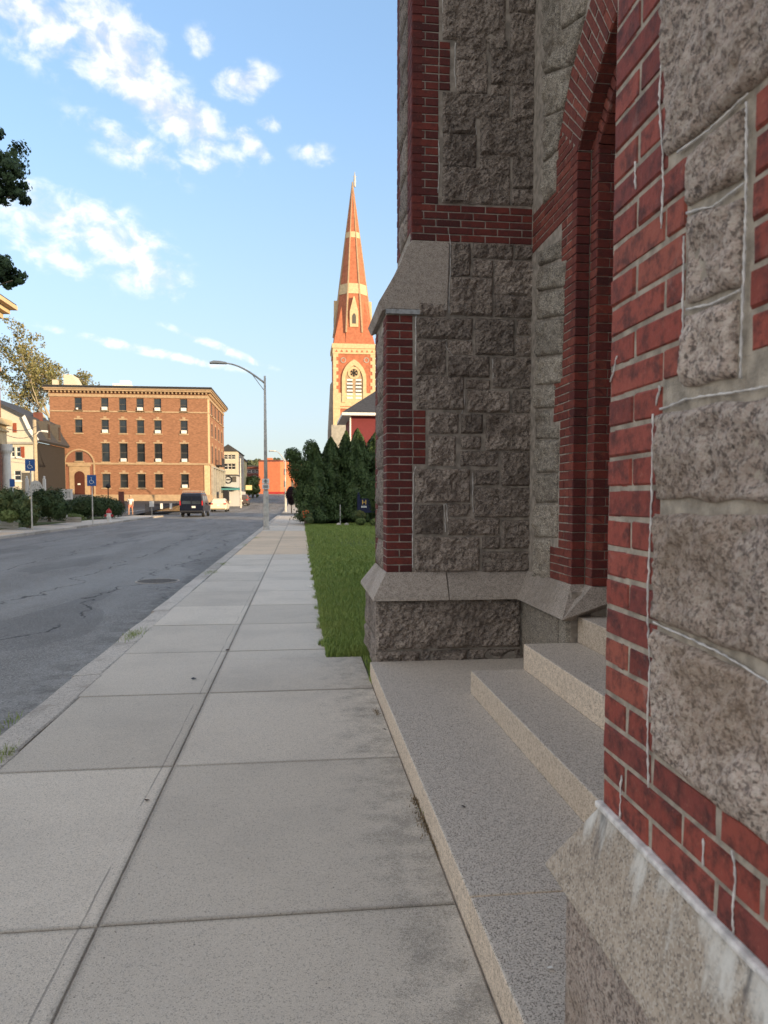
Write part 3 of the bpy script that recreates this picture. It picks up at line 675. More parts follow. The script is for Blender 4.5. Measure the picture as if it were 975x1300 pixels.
b = MB(); b.box(2.44, 2.5, 2.3, 5.5, .3, 5.2); b.build('door_recess', 'mortar', CH)
# doors
for y0, y1 in ((2.52, 3.865), (3.875, 5.22)):
    b = MB(); b.box(2.37, 2.43, y0, y1, .68, 4.9); d = b.build('door', 'door', CH)
    for k in range(5): w = (y1-y0)/5; bb = MB(); bb.box(2.352, 2.372, y0+k*w+.01, y0+(k+1)*w-.01, .70, 4.8); bb.build('plank', 'door', d, bevel=.004)
    bb = MB(); yh = y1-.15 if y0 < 3 else y0+.15; bb.tube([(2.35, yh, 1.6), (2.31, yh, 1.62), (2.31, yh, 1.85), (2.35, yh, 1.87)], .012, 6); bb.build('handle', 'darkmetal', d)

F_ = frY(BY0)
def row_bricks(parent, mat, fr, u0, u1, zc, h, phase, stretch=.205, g=.009, gh=.009, vis=1.0, proud=0, hdr=.10):
    """one course between u0 and u1; phase 0 starts with a stretcher, 1 with a header"""
    u = u0; first = True
    while u < u1-.03:
        w = hdr if (first and phase) else stretch
        if u+w > u1-.045: w = u1-u
        brick(parent, mat, fr, u+w/2, zc, w-g, h-gh, proud, vis); u += w; first = False
ux = lambda px, py: pl(px, py, 1, BY0).x
uz = lambda px, py: pl(px, py, 1, BY0).z
# lower quoin on the face towards the camera
XQ1 = ux(524, 600); XQ2 = ux(541, 550); zt0, zt1 = uz(540, 592), uz(540, 521)
nlow = int((3.13-ZB)/H2)
for k in range(nlow):
    z = ZB+H2*(k+.5); xe = XQ2 if zt0 < z < zt1 else XQ1
    if k % 2: row_bricks(far_but, 'brick', F_, BX, xe, z, H2, 0, stretch=xe-BX if xe == XQ1 else .235)
    else: row_bricks(far_but, 'brick', F_, BX, xe, z, H2, 1, hdr=(XQ1-BX)/2, stretch=(XQ1-BX)/2)
# upper quoin
XU1, XU2 = ux(557, 200), ux(572, 90); zb0 = uz(600, 308); zb1 = uz(600, 261); z5 = uz(560, 118); z6 = uz(560, 48)
hb = (zb1-zb0)/5
for k in range(5):
    row_bricks(far_but, 'brick', F_, BX2, 2.045, zb0+hb*(k+.5), hb, k % 2, stretch=.215, hdr=.108)
for k in range(int((9.1-zb1)/H2)):
    z = zb1+H2*(k+.5); xe = XU2 if z5 < z < z6 else XU1
    if k % 2: row_bricks(far_but, 'brick', F_, BX2, xe, z, H2, 0, stretch=min(.235, xe-BX2), vis=1 if z < 5.75 else 0)
    else: row_bricks(far_but, 'brick', F_, BX2, xe, z, H2, 1, hdr=(XU1-BX2)/2, stretch=(XU1-BX2)/2, vis=1 if z < 5.75 else 0)
# street side of the far buttress: bricks at both edges and a strip of stones between
for (X, z0, z1) in ((BX, ZB, 3.12), (BX2, 3.83, 9.1)):
    fx = frX(X); n = int((z1-z0)/H2)
    for k in range(n):
        z = z0+H2*(k+.5); e = .22 if k % 2 else .33 if (k//3) % 2 else .22; vis = 1 if z < 5.7 else 0
        row_bricks(far_but, 'brick', fx, -BY1, -BY1+.24, z, H2, k % 2, .24, vis=vis*.3, hdr=.12)
        row_bricks(far_but, 'brick', fx, -BY0-.24, -BY0, z, H2, k % 2, .24, vis=vis, hdr=.12)
    z = z0
    while z < z1-.1:
        h = min(random.uniform(.2, .38), z1-z)
        rock(far_but, 'stone', [(X, BY1-.25, z+.008), (X, BY0+.25, z+.008), (X, BY0+.25, z+h-.008), (X, BY1-.25, z+h-.008)], (-1, 0, 0), .028, .014, .04)
        z += h
# stones traced on the face towards the camera
def px9(r): return (470+r[0]/4.239, 290+r[1]/4.239, 470+r[2]/4.239, 290+r[3]/4.239)
def px5(r): return (460+r[0]/3.42, 480+r[1]/3.42, 460+r[2]/3.42, 480+r[3]/3.42)
def px6(r): return (470+r[0]/3.145, r[1]/3.145, 470+r[2]/3.145, r[3]/3.145)
ST = [px9(r) for r in [(435, 80, 540, 255), (552, 85, 768, 158), (780, 92, 905, 165), (552, 170, 660, 262), (668, 178, 905, 355), (428, 268, 658, 465), (672, 365, 895, 475), (258, 400, 405, 470),
      (250, 485, 550, 590), (565, 490, 775, 680), (790, 490, 890, 572), (780, 585, 885, 688), (250, 600, 408, 785), (418, 605, 550, 675), (420, 690, 642, 798), (662, 698, 882, 860), (248, 795, 505, 972), (515, 815, 645, 865)]]
ST += [px5(r) for r in [(455, 55, 640, 148), (650, 55, 742, 150), (290, 150, 418, 240), (428, 157, 522, 240), (535, 158, 742, 315), (288, 252, 405, 380), (428, 252, 515, 308), (425, 318, 590, 383), (605, 322, 742, 468),
      (228, 395, 468, 540), (482, 400, 592, 465), (485, 475, 742, 605), (228, 550, 350, 678), (370, 548, 468, 600), (370, 610, 595, 682), (605, 618, 740, 740), (520, 690, 598, 742), (228, 690, 508, 842), (522, 752, 740, 842)]]
ST += [px6(r) for r in [(290, -40, 540, 155), (555, -60, 692, 50), (560, 60, 695, 200), (345, 155, 465, 238), (474, 160, 548, 200), (482, 208, 692, 336), (345, 245, 468, 376), (482, 342, 556, 385), (568, 345, 690, 478), (290, 382, 556, 462),
      (290, 466, 420, 530), (440, 476, 690, 616), (290, 540, 424, 668), (438, 622, 558, 682), (570, 630, 688, 752), (288, 676, 558, 808), (564, 760, 688, 818)]]
for (x0, y0, x1, y1) in ST:
    a, c = pl(x0, y1, 1, BY0), pl(x1, y0, 1, BY0); ax = pl(x0, (y0+y1)/2, 1, BY0).x; cx = pl(x1, (y0+y1)/2, 1, BY0).x
    cx = min(cx, 2.045)
    rock(far_but, 'stone', [(ax, BY0, a.z), (cx, BY0, a.z), (cx, BY0, c.z), (ax, BY0, c.z)], (0, -1, 0), .030, .027, .016, nf=9, flat=True)
z = 5.95
while z < 9.1:
    h = random.uniform(.22, .4); x = XU1+.01
    while x < 2.0:
        w = min(random.uniform(.3, .55), 2.04-x); w = 2.04-x if 2.04-x-w < .15 else w
        rock(far_but, 'stone', [(x, BY0, z), (x+w-.02, BY0, z), (x+w-.02, BY0, z+h-.02), (x, BY0, z+h-.02)], (0, -1, 0), .034, .022, .06); x += w
    z += h
# weathering block where the buttress steps in
prof = [(.700, 3.135), (.668, 3.205), (.742, 3.33), (.80, 3.43), (.856, 3.545), (.905, 3.67), (BX2+.004, zb0-.005), (ux(570, 340), zb0-.005), (ux(568, 340), 3.155), (BX+.02, 3.155)]
b = MB(); b.prism([(p[0], p[1]) for p in prof], frY(6.285), -.975, 0); b.build('weathering_stone', 'dressed', far_but, bevel=.006, recalc=True)
b = MB(); b.box(BX-.004, ux(536, 385), 6.278, 6.31, 3.115, 3.152); b.build('flashing', 'flash', far_but)
# plinth and base of the far buttress
def frustum(b, lo, hi, z0, z1):
    (a0, a1, c0, c1), (e0, e1, g0, g1) = lo, hi
    b.add([(a0, c0, z0), (a1, c0, z0), (a1, c1, z0), (a0, c1, z0), (e0, g0, z1), (e1, g0, z1), (e1, g1, z1), (e0, g1, z1)],
          [(0, 3, 2, 1), (4, 5, 6, 7), (0, 1, 5, 4), (1, 2, 6, 5), (2, 3, 7, 6), (3, 0, 4, 7)])
def plinth_block(x0, x1, parent, mat='dressed', full=False):
    """stone of the sloping plinth course on the far buttress between x0 and x1"""
    b = MB(); lo0 = .612 if full else x0; hi0 = .737 if full else x0
    frustum(b, (lo0, x1, 6.165, 7.48), (hi0, x1, 6.30, 7.25), .70, .902); b.box(lo0, x1, 6.165, 7.48, .668, .70)
    return b.build('plinth_stone', mat, parent, bevel=.004)
xj = pl(569, 745, 1, 6.22).x
plinth_block(.612, xj-.004, far_but, full=True); plinth_block(xj+.004, 2.02, far_but)
def basestones(parent, fy, x0, x1, rows, mat, amp=.03):
    for (z0, z1, cuts) in rows:
        xs = [x0]+cuts+[x1]
        for a, c in zip(xs[:-1], xs[1:]): rock(parent, mat, [(a+.006, fy, z0), (c-.006, fy, z0), (c-.006, fy, z1), (a+.006, fy, z1)], (0, -1, 0), .030, amp*.8, .022, nf=5, edge=.04, flat=True)
basestones(far_but, 6.245, .635, 1.93, [(.235, .655, []), (.10, .215, [1.03, 1.45])], 'stone', .065)
for (y0, y1, z0, z1) in ((6.25, 6.85, .06, .30), (6.86, 7.34, .06, .30), (6.25, 7.34, .315, .655)):
    rock(far_but, 'stone', [(.652, y1-.006, z0), (.652, y0+.004, z0), (.652, y0+.004, z1), (.652, y1-.006, z1)], (-1, 0, 0), .02, .02, .03, nf=6)

# wall strip beside the door (faces the street)
wy = lambda px, py: pl(px, py, 0, XW)
def wq(p):     # px quad ll, lr, ur, ul on the wall plane
    out = []
    for (x, y) in p:
        w = pl(x, y, 0, XW); out.append((XW, min(w.y, 6.27), w.z))
    return out
WS = [[(679, 682), (707, 682), (708, 640), (679, 640)], [(679, 733), (697, 737), (698, 684), (679, 684)], [(680, 638), (690, 638), (691, 602), (680, 602)], [(692, 638), (707, 638), (708, 602), (692, 602)],
      [(681, 600), (708, 600), (710, 559), (681, 559)], [(680, 557), (697, 557), (697, 521), (681, 521)], [(698, 557), (709, 557), (709, 540), (698, 540)], [(680, 519), (704, 518), (705, 490), (681, 492)],
      [(680, 489), (712, 486), (714, 452), (681, 455)], [(681, 453), (714, 449), (716, 403), (682, 409)], [(682, 406), (716, 400), (717, 367), (683, 373)], [(683, 370), (717, 364), (719, 330), (685, 341)], [(685, 338), (713, 327), (713, 304), (686, 318)],
      [(690, 260), (706, 243), (707, 196), (690, 208)], [(690, 206), (708, 190), (716, 140), (691, 150)], [(690, 148), (716, 138), (727, 84), (692, 96)], [(691, 94), (727, 82), (742, 20), (712, 40)], [(713, 38), (742, 18), (752, -40), (716, -30)], [(692, 92), (710, 46), (712, -30), (692, -20)]]
for p in WS:
    rock(front_wall, 'stone_wall', wq(p), (-1, 0, 0), .03, .028, .016, nf=9)
# brick strip of the jamb, toothed
FX = frX(XW)
teeth = [(ZB, pl(700, 690, 0, XW).z, 5.72), (pl(700, 690, 0, XW).z, pl(708, 537, 0, XW).z, 5.53), (pl(708, 537, 0, XW).z, pl(706, 487, 0, XW).z, 5.68),
         (pl(706, 487, 0, XW).z, pl(717, 330, 0, XW).z, 5.50), (pl(717, 330, 0, XW).z, 3.66, 5.55), (3.66, 3.95, 6.27), (3.95, 4.10, 5.70)]
nj = int((4.06-ZB)/.0655)
for k in range(nj+1):
    z = ZB+.0655*(k+.5)
    yo = next((t[2] for t in teeth if t[0] <= z < t[1]), 5.6)
    row_bricks(front_wall, 'brick_jamb', FX, -yo, -JY0, z, .0655, k % 2, .21, gh=.009, g=.009, hdr=.105)
    # mirrored jamb, hidden from here
    row_bricks(front_wall, 'brick_jamb', FX, -(2*MIDY-JY0), -(2*MIDY-5.6), z, .0655, k % 2, .21, vis=0)
    X1, Y2, X2 = 2.105, 5.115, 2.36
    row_bricks(front_wall, 'brick', frY(JY0), XW, X1, z, .0655, 1, .2, gh=.006, g=.003, hdr=.105)
    row_bricks(front_wall, 'brick_jamb', frX(X1), -JY0, -Y2, z, .0655, 1, .2, gh=.007, g=.004, hdr=.125)
    row_bricks(front_wall, 'brick', frY(Y2), X1, X2, z, .0655, k % 2, .205, gh=.006, g=.004, vis=.6)
b = MB(); b.box(2.113, 2.5, 5.122, JY0+.1, -.3, 4.12); b.build('jamb_core', 'mortar', CH); b = MB(); b.box(2.11, 2.5, 2*MIDY-5.24, 2*MIDY-5.122, -.3, 4.12); jc = b.build('jamb_core', 'mortar', CH)
for k in range(nj+1, nj+7):
    z = ZB+.0655*(k+.5); ys_ = 5.245+max(0, z-4.06)/.84
    row_bricks(front_wall, 'brick_jamb', FX, -(5.66+.03*(k % 2)), -ys_, z, .0655, k % 2, .21, gh=.009, g=.009, hdr=.105)
# arch orders: voussoirs
def vous(parent, mat, r0, r1, X, a_start, vis, depth, halves=True, soffit=True, sides=(1, -1)):
    da = .066/((r0+r1)/2)
    for sgn in sides:
        a = a_start; k = 0
        while AC+(r0+r1)/2*math.cos(a) > MIDY-.02:
            am = a+da/2; segs = [(r0, r0+(r1-r0)*.64), (r0+(r1-r0)*.64, r1)] if k % 2 else [(r0, r0+(r1-r0)*.36), (r0+(r1-r0)*.36, r1)]
            if not halves: segs = [(r0, r1)]
            for s0, s1 in segs:
                rm = (s0+s1)/2; y, z = arcpt(rm, am, sgn)
                brick(parent, mat, frX(X), -y, z, (s1-s0)-.008, da*rm-.0095, 0, vis if sgn == 1 else vis*.0, depth=depth, rot=(math.pi-am) if sgn == 1 else am)
            a += da; k += 1
a_s = math.acos((5.235-AC)/RI)
vous(front_wall, 'brick_jamb', RI, RO, XW, a_s, 1, .22)
vous(front_wall, 'brick_jamb', RI-.125, RI-.004, 2.105, math.acos((5.12-AC)/(RI-.125))-.01, .8, .2, halves=False)
vous(front_wall, 'brick', RI-.33, RI-.13, 2.36, math.acos((5.0-AC)/(RI-.2))-.02, .3, .2, halves=False)
# plinth by the door: slope towards the street and the cut stop in the doorway
b = MB(); T = (1.86, 5.03, .675); T2 = (1.86, 6.2, .675); C1 = (2.0, JY0, .905); C1b = (2.0, 6.3, .905); C2 = (2.106, JY0, .905); C3 = (2.106, 5.10, .905); C4 = (2.45, 5.05, .87); TB = (1.86, 5.03, .655)
B1 = (1.90, 5.10, .655); B1b = (1.9, 6.3, .655); C5 = (2.45, 5.14, .80)
b.add([T2, T, C1, C1b, C2, C3, C4, B1, B1b, C5, (2.45, 5.3, .905), (2.45, 5.3, .655)],
      [(0, 1, 2, 3), (1, 4, 2), (1, 5, 4), (1, 6, 5), (1, 7, 9, 6), (0, 8, 7, 1), (2, 4, 10), (4, 5, 6, 10), (7, 9, 11)])
b.build('plinth_stone', 'dressed', front_wall, recalc=False)
b = MB(); b.box(1.945, 2.6, 5.165, 6.3, -.3, .66); b.box(1.97, 2.6, 5.15, 5.5, -.3, .86); b.build('doorway_base', 'mortar', CH)
for (y0, y1, z0, z1) in ((5.33, 6.24, .15, .65), (5.165, 5.32, .15, .42), (5.165, 5.32, .43, .65)):
    rock(front_wall, 'stone_wall', [(1.94, y1, z0), (1.94, y0, z0), (1.94, y0, z1), (1.94, y1, z1)], (-1, 0, 0), .012, .008, .03)
rock(front_wall, 'stone_wall', [(1.95, 5.16, .32), (2.44, 5.16, .32), (2.44, 5.16, .84), (1.95, 5.16, .64)], (0, -1, 0), .008, .006, .03)
# rusty chain hanging in the corner
ch = thing('rusty_chain', 'thin rusty chain hanging from a hook in the corner of buttress and wall', 'chain', (1.93, 6.2, 1.35))
p0 = pl(680.5, 540, 1, 6.2); p1 = pl(677, 663, 1, 6.2); b = MB(); n = 40
for k in range(n):
    t = (k+.5)/n; c = p0.lerp(p1, t); r = .009; h = (p0-p1).length/n*.72; ang = (k % 2)*math.pi/2+.5
    ring = [c+Vector((math.cos(ang), math.sin(ang), 0))*r*math.cos(w)+ZU*h*math.sin(w) for w in [2*math.pi*i/10 for i in range(11)]]; b.tube(ring, .0032, 5, caps=False)
b.build('links', 'iron', ch); b = MB(); b.tube([p0+Vector((0, .06, .01)), p0, p0+Vector((0, -.01, .015))], .012, 8); b.build('hook', 'iron', ch)

# ---- near buttress (right edge of the picture)
HN = .0608; FN = frX(XN); ynq = 1.236
zA, zB_ = pl(870, 500, 0, XN).z, pl(870, 192, 0, XN).z
y870 = pl(868, 400, 0, XN).y; y948 = pl(951, 300, 0, XN).y
zfull = ZB+HN*4
for k in range(60):
    z = ZB+HN*(k+.5); ph = k % 2
    if z < zfull:
        if k == 3: row_bricks(near_but, 'brick_near', FN, -YN1, -1.17, z, HN, ph, .215, g=.009, gh=.0085, hdr=.11)
        else: row_bricks(near_but, 'brick_near', FN, -YN1, -YN0, z, HN, ph, .215, g=.0078, gh=.0085, hdr=.11)
        continue
    if zA < z < zB_:
        row_bricks(near_but, 'brick_near', FN, -YN1, -y870, z, HN, ph, .228, g=.0078, gh=.0085, hdr=.114)
        row_bricks(near_but, 'brick_near', FN, -y948, -YN0, z, HN, ph, .21, g=.0078, gh=.0085, hdr=.11)
    else:
        if ph: row_bricks(near_but, 'brick_near', FN, -YN1, -ynq, z, HN, 1, .115, g=.0078, gh=.0085, hdr=.114, vis=1 if z < 2.9 else 0)
        else: row_bricks(near_but, 'brick_near', FN, -YN1, -ynq, z, HN, 0, .23, g=.0078, gh=.0085, vis=1 if z < 2.9 else 0)
        row_bricks(near_but, 'brick_near', FN, -.74, -YN0, z, HN, 1-ph, .12, vis=0)
    if k < 59: row_bricks(near_but, 'brick_near', (Vector((XN, YN1, 0)), Vector((-1, 0, 0)), ZU, Vector((0, 1, 0))), -.5, 0, z, HN, ph, .21, vis=0)
NS = [[(832, 632), (1010, 640), (1010, 498), (832, 527)], [(829, 786), (1010, 856), (1010, 652), (830, 652)], [(829, 955), (1010, 1100), (1010, 880), (828, 797)],
      [(873, 261), (945, 227), (946, 135), (875, 196)], [(872, 386), (940, 362), (942, 251), (873, 276)], [(869, 490), (935, 479), (936, 380), (870, 401)], [(845, 201), (1010, 66), (1010, -250), (843, -160)]]
for p in NS:
    q = []
    for (x, y) in p: w = pl(x, y, 0, XN); q.append((XN, w.y, w.z))
    rock(near_but, 'stone_near', q, (-1, 0, 0), .013, .013, .0065, nf=13, edge=.014, jit=.007)
# raised mortar joint around the small stones, and the white lime beads
BEAD = [[(829, 526), (828, 600), (825, 700), (822, 770), (825, 850), (822, 910), (823, 1000)], [(829, 790), (870, 808), (920, 832), (985, 872)], [(838, 520), (870, 507), (930, 498), (985, 489)], [(840, -5), (841, 60), (837, 130), (841, 190), (842, 235), (839, 290)],
        [(838, 490), (833, 515)], [(872, 270), (905, 262), (945, 232)], [(872, 393), (905, 385), (940, 368)], [(860, 193), (900, 165), (950, 118)], [(948, 130), (947, 260), (943, 380), (940, 480)], [(868, 300), (867, 400), (867, 490)],
        [(783, 452), (779, 470), (775, 485)], [(789, 985), (788, 1000), (787, 1038)], [(930, 1080), (934, 1115), (930, 1150), (931, 1185)], [(893, 1065), (893, 1100)], [(806, 205), (807, 240)]]
for i, pp in enumerate(BEAD):
    pts = []
    for a, c in zip(pp[:-1], pp[1:]):
        n = max(2, int(math.hypot(c[0]-a[0], c[1]-a[1])/5))
        for k in range(n): pts.append((a[0]+(c[0]-a[0])*k/n+random.uniform(-.7, .7), a[1]+(c[1]-a[1])*k/n+random.uniform(-.7, .7)))
    pts.append(pp[-1]); b = MB(); b.tube([pl(x, y, 0, XN-.0015) for x, y in pts], [random.uniform(.0010, .0026) for _ in pts], 6); b.build('lime_bead', 'lime', near_but, smooth=True)
# lime beads on the far buttress
for pp in [[(528, 592), (525, 600), (524, 650), (524, 725)], [(569, 670), (567, 640), (564, 640), (566, 680)], [(600, 600), (600, 640), (601, 655)], [(589, 494), (590, 510), (585, 530)], [(570, 398), (570, 378), (572, 340), (571, 292)], [(562, 0), (563, 40), (572, 52)], [(578, 55), (577, 90), (579, 118)],
           [(557, 178), (558, 215), (556, 250)], [(598, 148), (604, 160), (605, 176)], [(528, 400), (528, 470)], [(566, 430), (566, 440), (593, 478)], [(625, 455), (627, 490)]]:
    pts = []
    for a, c in zip(pp[:-1], pp[1:]):
        n = max(2, int(math.hypot(c[0]-a[0], c[1]-a[1])/5))
        for k in range(n): pts.append((a[0]+(c[0]-a[0])*k/n+random.uniform(-.5, .5), a[1]+(c[1]-a[1])*k/n+random.uniform(-.5, .5)))
    b = MB(); b.tube([pl(x, y, 1, BY0+.002) for x, y in pts], [random.uniform(.002, .006) for _ in pts], 5); b.build('lime_bead', 'lime', far_but, smooth=True)
# near plinth
b = MB()
frustum(b, (.573, 2.1, .36, 1.655), (.628, 2.1, .5, 1.462), .675, .897)
b.build('plinth_stone', 'plinth_near', near_but, bevel=.006)
b = MB(); b.prism([(-1.47, .892), (-.4, .892), (-.4, .903), (-1.47, .906)], frX(XN), -.02, .012); b.build('mortar_fillet', 'lime', near_but, bevel=.004)
rock(near_but, 'stone_near', [(.612, 1.60, -.02), (.612, .3, -.02), (.612, .3, .672), (.612, 1.60, .672)], (-1, 0, 0), .006, .012, .02, nf=7)
rock(near_but, 'stone_near', [(2.0, 1.595, -.02), (.615, 1.595, -.02), (.615, 1.595, .672), (2.0, 1.595, .672)], (0, 1, 0), .006, .012, .04, nf=7)
rock(near_but, 'stone_near', [(.87, YN1-.01, 1.0), (.87, YN1-.01, 1.0), (.87, YN1-.01, 1.01), (.87, YN1-.01, 1.01)], (0, 1, 0), 0, 0, 1) if False else None
flush_bricks()

# granite steps
SPX = thing('granite_steps', 'four pale granite steps leading up to the church doorway between the buttresses', 'steps', (.6, 3.6, 0))
def stepstone(x0, x1, y0, y1, z0, z1): b = MB(); b.box(x0, x1, y0, y1, z0, z1); return b.build('step', 'step', SPX, bevel=.008, loc=((x0+x1)/2, (y0+y1)/2, z1))
yj = pl(640, 1135, 2, .14).y
stepstone(.587, 2.4, yj+.003, 6.21, -.3, .140); stepstone(.587, 2.4, .2, yj-.003, -.3, .140)
stepstone(1.213, 2.4, 1.62, 5.12, .139, .305); stepstone(1.604, 2.4, 1.62, 5.12, .304, .492); stepstone(2.012, 2.55, 1.7, 5.13, .491, .683)
# ------------------------------------------------------------------ foliage
def leaves(name, P, Nn, size, mat, parent, seed=0, loc=None, asp=.55, up=0.0):
    rg = np.random.default_rng(seed); n = len(P); P = np.asarray(P); Nn = np.asarray(Nn)
    r = rg.normal(size=(n, 3)); r[:, 2] += up
    Nn = Nn+rg.normal(size=(n, 3))*.5; Nn /= np.linalg.norm(Nn, axis=1)[:, None]+1e-9
    t = r-Nn*np.sum(r*Nn, 1)[:, None]; t /= np.linalg.norm(t, axis=1)[:, None]+1e-9; s = np.cross(Nn, t)
    L = size*rg.uniform(.55, 1.35, n)[:, None]; Wd = L*asp
    V = np.stack([P-t*L*.5, P+s*Wd*.5, P+t*L*.5, P-s*Wd*.5], 1).reshape(-1, 3)
    off = np.array(wloc(parent)) if parent else np.array(loc if loc is not None else (0, 0, 0)); V = V-off
    me = bpy.data.meshes.new(name); me.vertices.add(n*4); me.vertices.foreach_set('co', V.ravel()); me.loops.add(n*4); me.loops.foreach_set('vertex_index', np.arange(n*4))
    me.polygons.add(n); me.polygons.foreach_set('loop_start', np.arange(n)*4); me.polygons.foreach_set('loop_total', np.full(n, 4)); me.update(calc_edges=True); me.validate()
    me.materials.append(M[mat]); o = bpy.data.objects.new(name, me); COL.objects.link(o); o.parent = parent
    if loc is not None and not parent: o.location = loc
    return o
def blob_pts(lobes, n, seed, inner=.72, clump=0, cr=.3):
    """points in the outer part of ellipsoids (cx,cy,cz,rx,ry,rz); clump > 0 gathers them into clumps"""
    rg = np.random.default_rng(seed); P = []; N = []; vol = np.array([l[3]*l[4]*l[5] for l in lobes])**.67; vol /= vol.sum()
    for l, w in zip(lobes, vol):
        k = int(n*w)+1; d = rg.normal(size=(k, 3)); d /= np.linalg.norm(d, axis=1)[:, None]
        if clump:
            m = max(6, int(clump*w)); c = rg.normal(size=(m, 3)); c /= np.linalg.norm(c, axis=1)[:, None]; cc = c*rg.uniform(.55, 1.05, m)[:, None]
            idx = rg.integers(0, m, k); p = cc[idx]+d*cr*rg.uniform(.3, 1, k)[:, None]; nn = d*.7+c[idx]
        else: p = d*rg.uniform(inner, 1, k)[:, None]; nn = d
        P.append(p*np.array(l[3:6])+np.array(l[:3])); N.append(nn)
    return np.concatenate(P), np.concatenate(N)
def cone_pts(cx, cy, z0, h, r, n, seed, lean=0, leany=0, fat=.62, lump=.22):
    rg = np.random.default_rng(seed); t = rg.uniform(0, 1, n)**.85; a = rg.uniform(0, 2*np.pi, n)
    prof = r*np.minimum(1, (t/.10+.35))*np.power(np.clip(1-t, 0, 1), fat)*1.12
    # vertical plumes of foliage with gaps between them
    k = 9; ph = rg.uniform(0, 6.28, 4); m = 1+lump*(np.sin(a*k+ph[0]+t*4)*.5+np.sin(a*4+ph[1]-t*9)*.4+np.sin(t*26+a*3+ph[2])*.45)
    rad = prof*m*rg.uniform(.74, 1.06, n)*np.where(rg.uniform(0, 1, n) < .08, 1.16, 1)
    P = np.stack([cx+rad*np.cos(a)+lean*t, cy+rad*np.sin(a)+leany*t, z0+h*t], 1)
    N = np.stack([np.cos(a), np.sin(a), .35+0*a], 1); return P, N
ARB = [(388, 413, 563, 661, 43.5, 'leftmost broad dark arborvitae with a ragged left flank beside the sidewalk', .9, -.5),
       (404, 437, 556, 663, 44.6, 'narrow dark arborvitae with a pointed tip, second from the sidewalk', .75, 0),
       (427, 452, 548, 664, 45.4, 'tall slender arborvitae in front of the red house corner, third from the sidewalk', .72, 0),
       (438, 470, 545, 664, 44.4, 'tallest dense arborvitae of the row, in front of the red house wall', .85, 0),
       (458, 496, 549, 664, 45.2, 'dense arborvitae partly hidden behind the stone buttress', .8, 0)]
for i, (x0, x1, yt, yb, Y, lab, fat, lean) in enumerate(ARB):
    xa, xb = X_(x0, Y), X_(x1, Y); cx = (xa+xb)/2; r = (xb-xa)/2*1.75; zt = Z_(yt, Y)*(1.0)
    t = thing('arborvitae', lab, 'tree', (cx, Y, 0), 'row of arborvitae at the end of the lawn')
    P, N = cone_pts(cx, Y, .05, zt, r, 26000, 40+i, fat=.74, lump=.42)
    if i == 0:
        P2, N2 = blob_pts([(X_(372, Y), Y-.1, Z_(578, Y), .55, .5, .45), (X_(380, Y), Y, Z_(596, Y), .75, .7, .9), (X_(384, Y), Y, Z_(625, Y), .6, .6, 1.2), (X_(395, Y), Y, Z_(572, Y), .5, .5, .7)], 9000, 90, inner=.45)
        P = np.concatenate([P, P2]); N = np.concatenate([N, N2])
    leaves('crown', P, N, .14, 'arbor', t, i, asp=.5, up=1.6)
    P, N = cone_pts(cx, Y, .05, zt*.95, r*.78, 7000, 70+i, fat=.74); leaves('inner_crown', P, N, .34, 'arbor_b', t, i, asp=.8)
    b = MB(); b.tube([(cx, Y, -.05), (cx, Y, zt*.5), (cx, Y, zt*.85)], [.13, .08, .02], 8); b.build('trunk', 'bark', t)
def shrub(name, lobes, n, size, mat, label, cat='shrub', group=None, clump=0, cr=.3, stem=True, seed=5, asp=.6, inner=.75):
    c = lobes[0]; z0 = min(l[2]-l[5] for l in lobes); t = thing(name, label, cat, (c[0], c[1], z0), group)
    P, N = blob_pts(lobes, n, seed, inner, clump, cr); P[:, 2] = np.maximum(P[:, 2], z0+.02); leaves('foliage', P, N, size, mat, t, seed, asp=asp)
    P, N = blob_pts([(l[0], l[1], l[2], l[3]*.78, l[4]*.78, l[5]*.78) for l in lobes], n//5, seed+1, .8); P[:, 2] = np.maximum(P[:, 2], z0+.02); leaves('inner_foliage', P, N, size*2.2, mat, t, seed, asp=.9)
    if stem:
        b = MB()
        for k in range(5): b.tube([(c[0]+.05*k-.1, c[1], z0-.05), (c[0]+random.uniform(-.5, .5)*c[3], c[1]+random.uniform(-.4, .4)*c[4], c[2])], [.025, .01], 5)
        b.build('stem', 'bark', t)
    return t
def L_(px, py, Y, rx, ry, rz): p = atY(px, py, Y); return (p.x, p.y, p.z, rx, ry, rz)
shrub('rounded_shrub', [L_(474, 632, 41.2, .42, .4, 1.3)], 5000, .08, 'arbor', 'slim dark evergreen shrub at the right edge of the navy sign', stem=True, seed=11)
shrub('flower_bed', [L_(389, 654, 41.5, .32, .8, .28), L_(393, 660, 40, .22, .5, .18)], 2600, .09, 'shrub', 'low leafy plants with orange blossoms at the foot of the first arborvitae', 'flowers', seed=12)
b = MB()
for _ in range(14): c = L_(random.uniform(384, 392), random.uniform(648, 657), 40.8, 0, 0, 0); b.lathe((c[0], c[1], c[2]), [(.01, -.03), (.045, 0), (.01, .03)], 6)
b.build('blossom', 'flower', bpy.data.objects['flower_bed'])
shrub('low_shrub', [L_(456, 655, 40.8, .38, .4, .32)], 2500, .08, 'shrub', 'grey green shrub at the foot of the navy sign', seed=13)
shrub('hosta_clump', [L_(458, 662, 39.6, .26, .25, .15)], 900, .12, 'shrub_y', 'bright light green leafy clump below the navy sign', 'plant', seed=14)
shrub('hosta_clump', [L_(476, 663, 39.6, .26, .25, .2)], 900, .12, 'shrub_y', 'light green leafy clump at the buttress edge right of the navy sign', 'plant', seed=15)
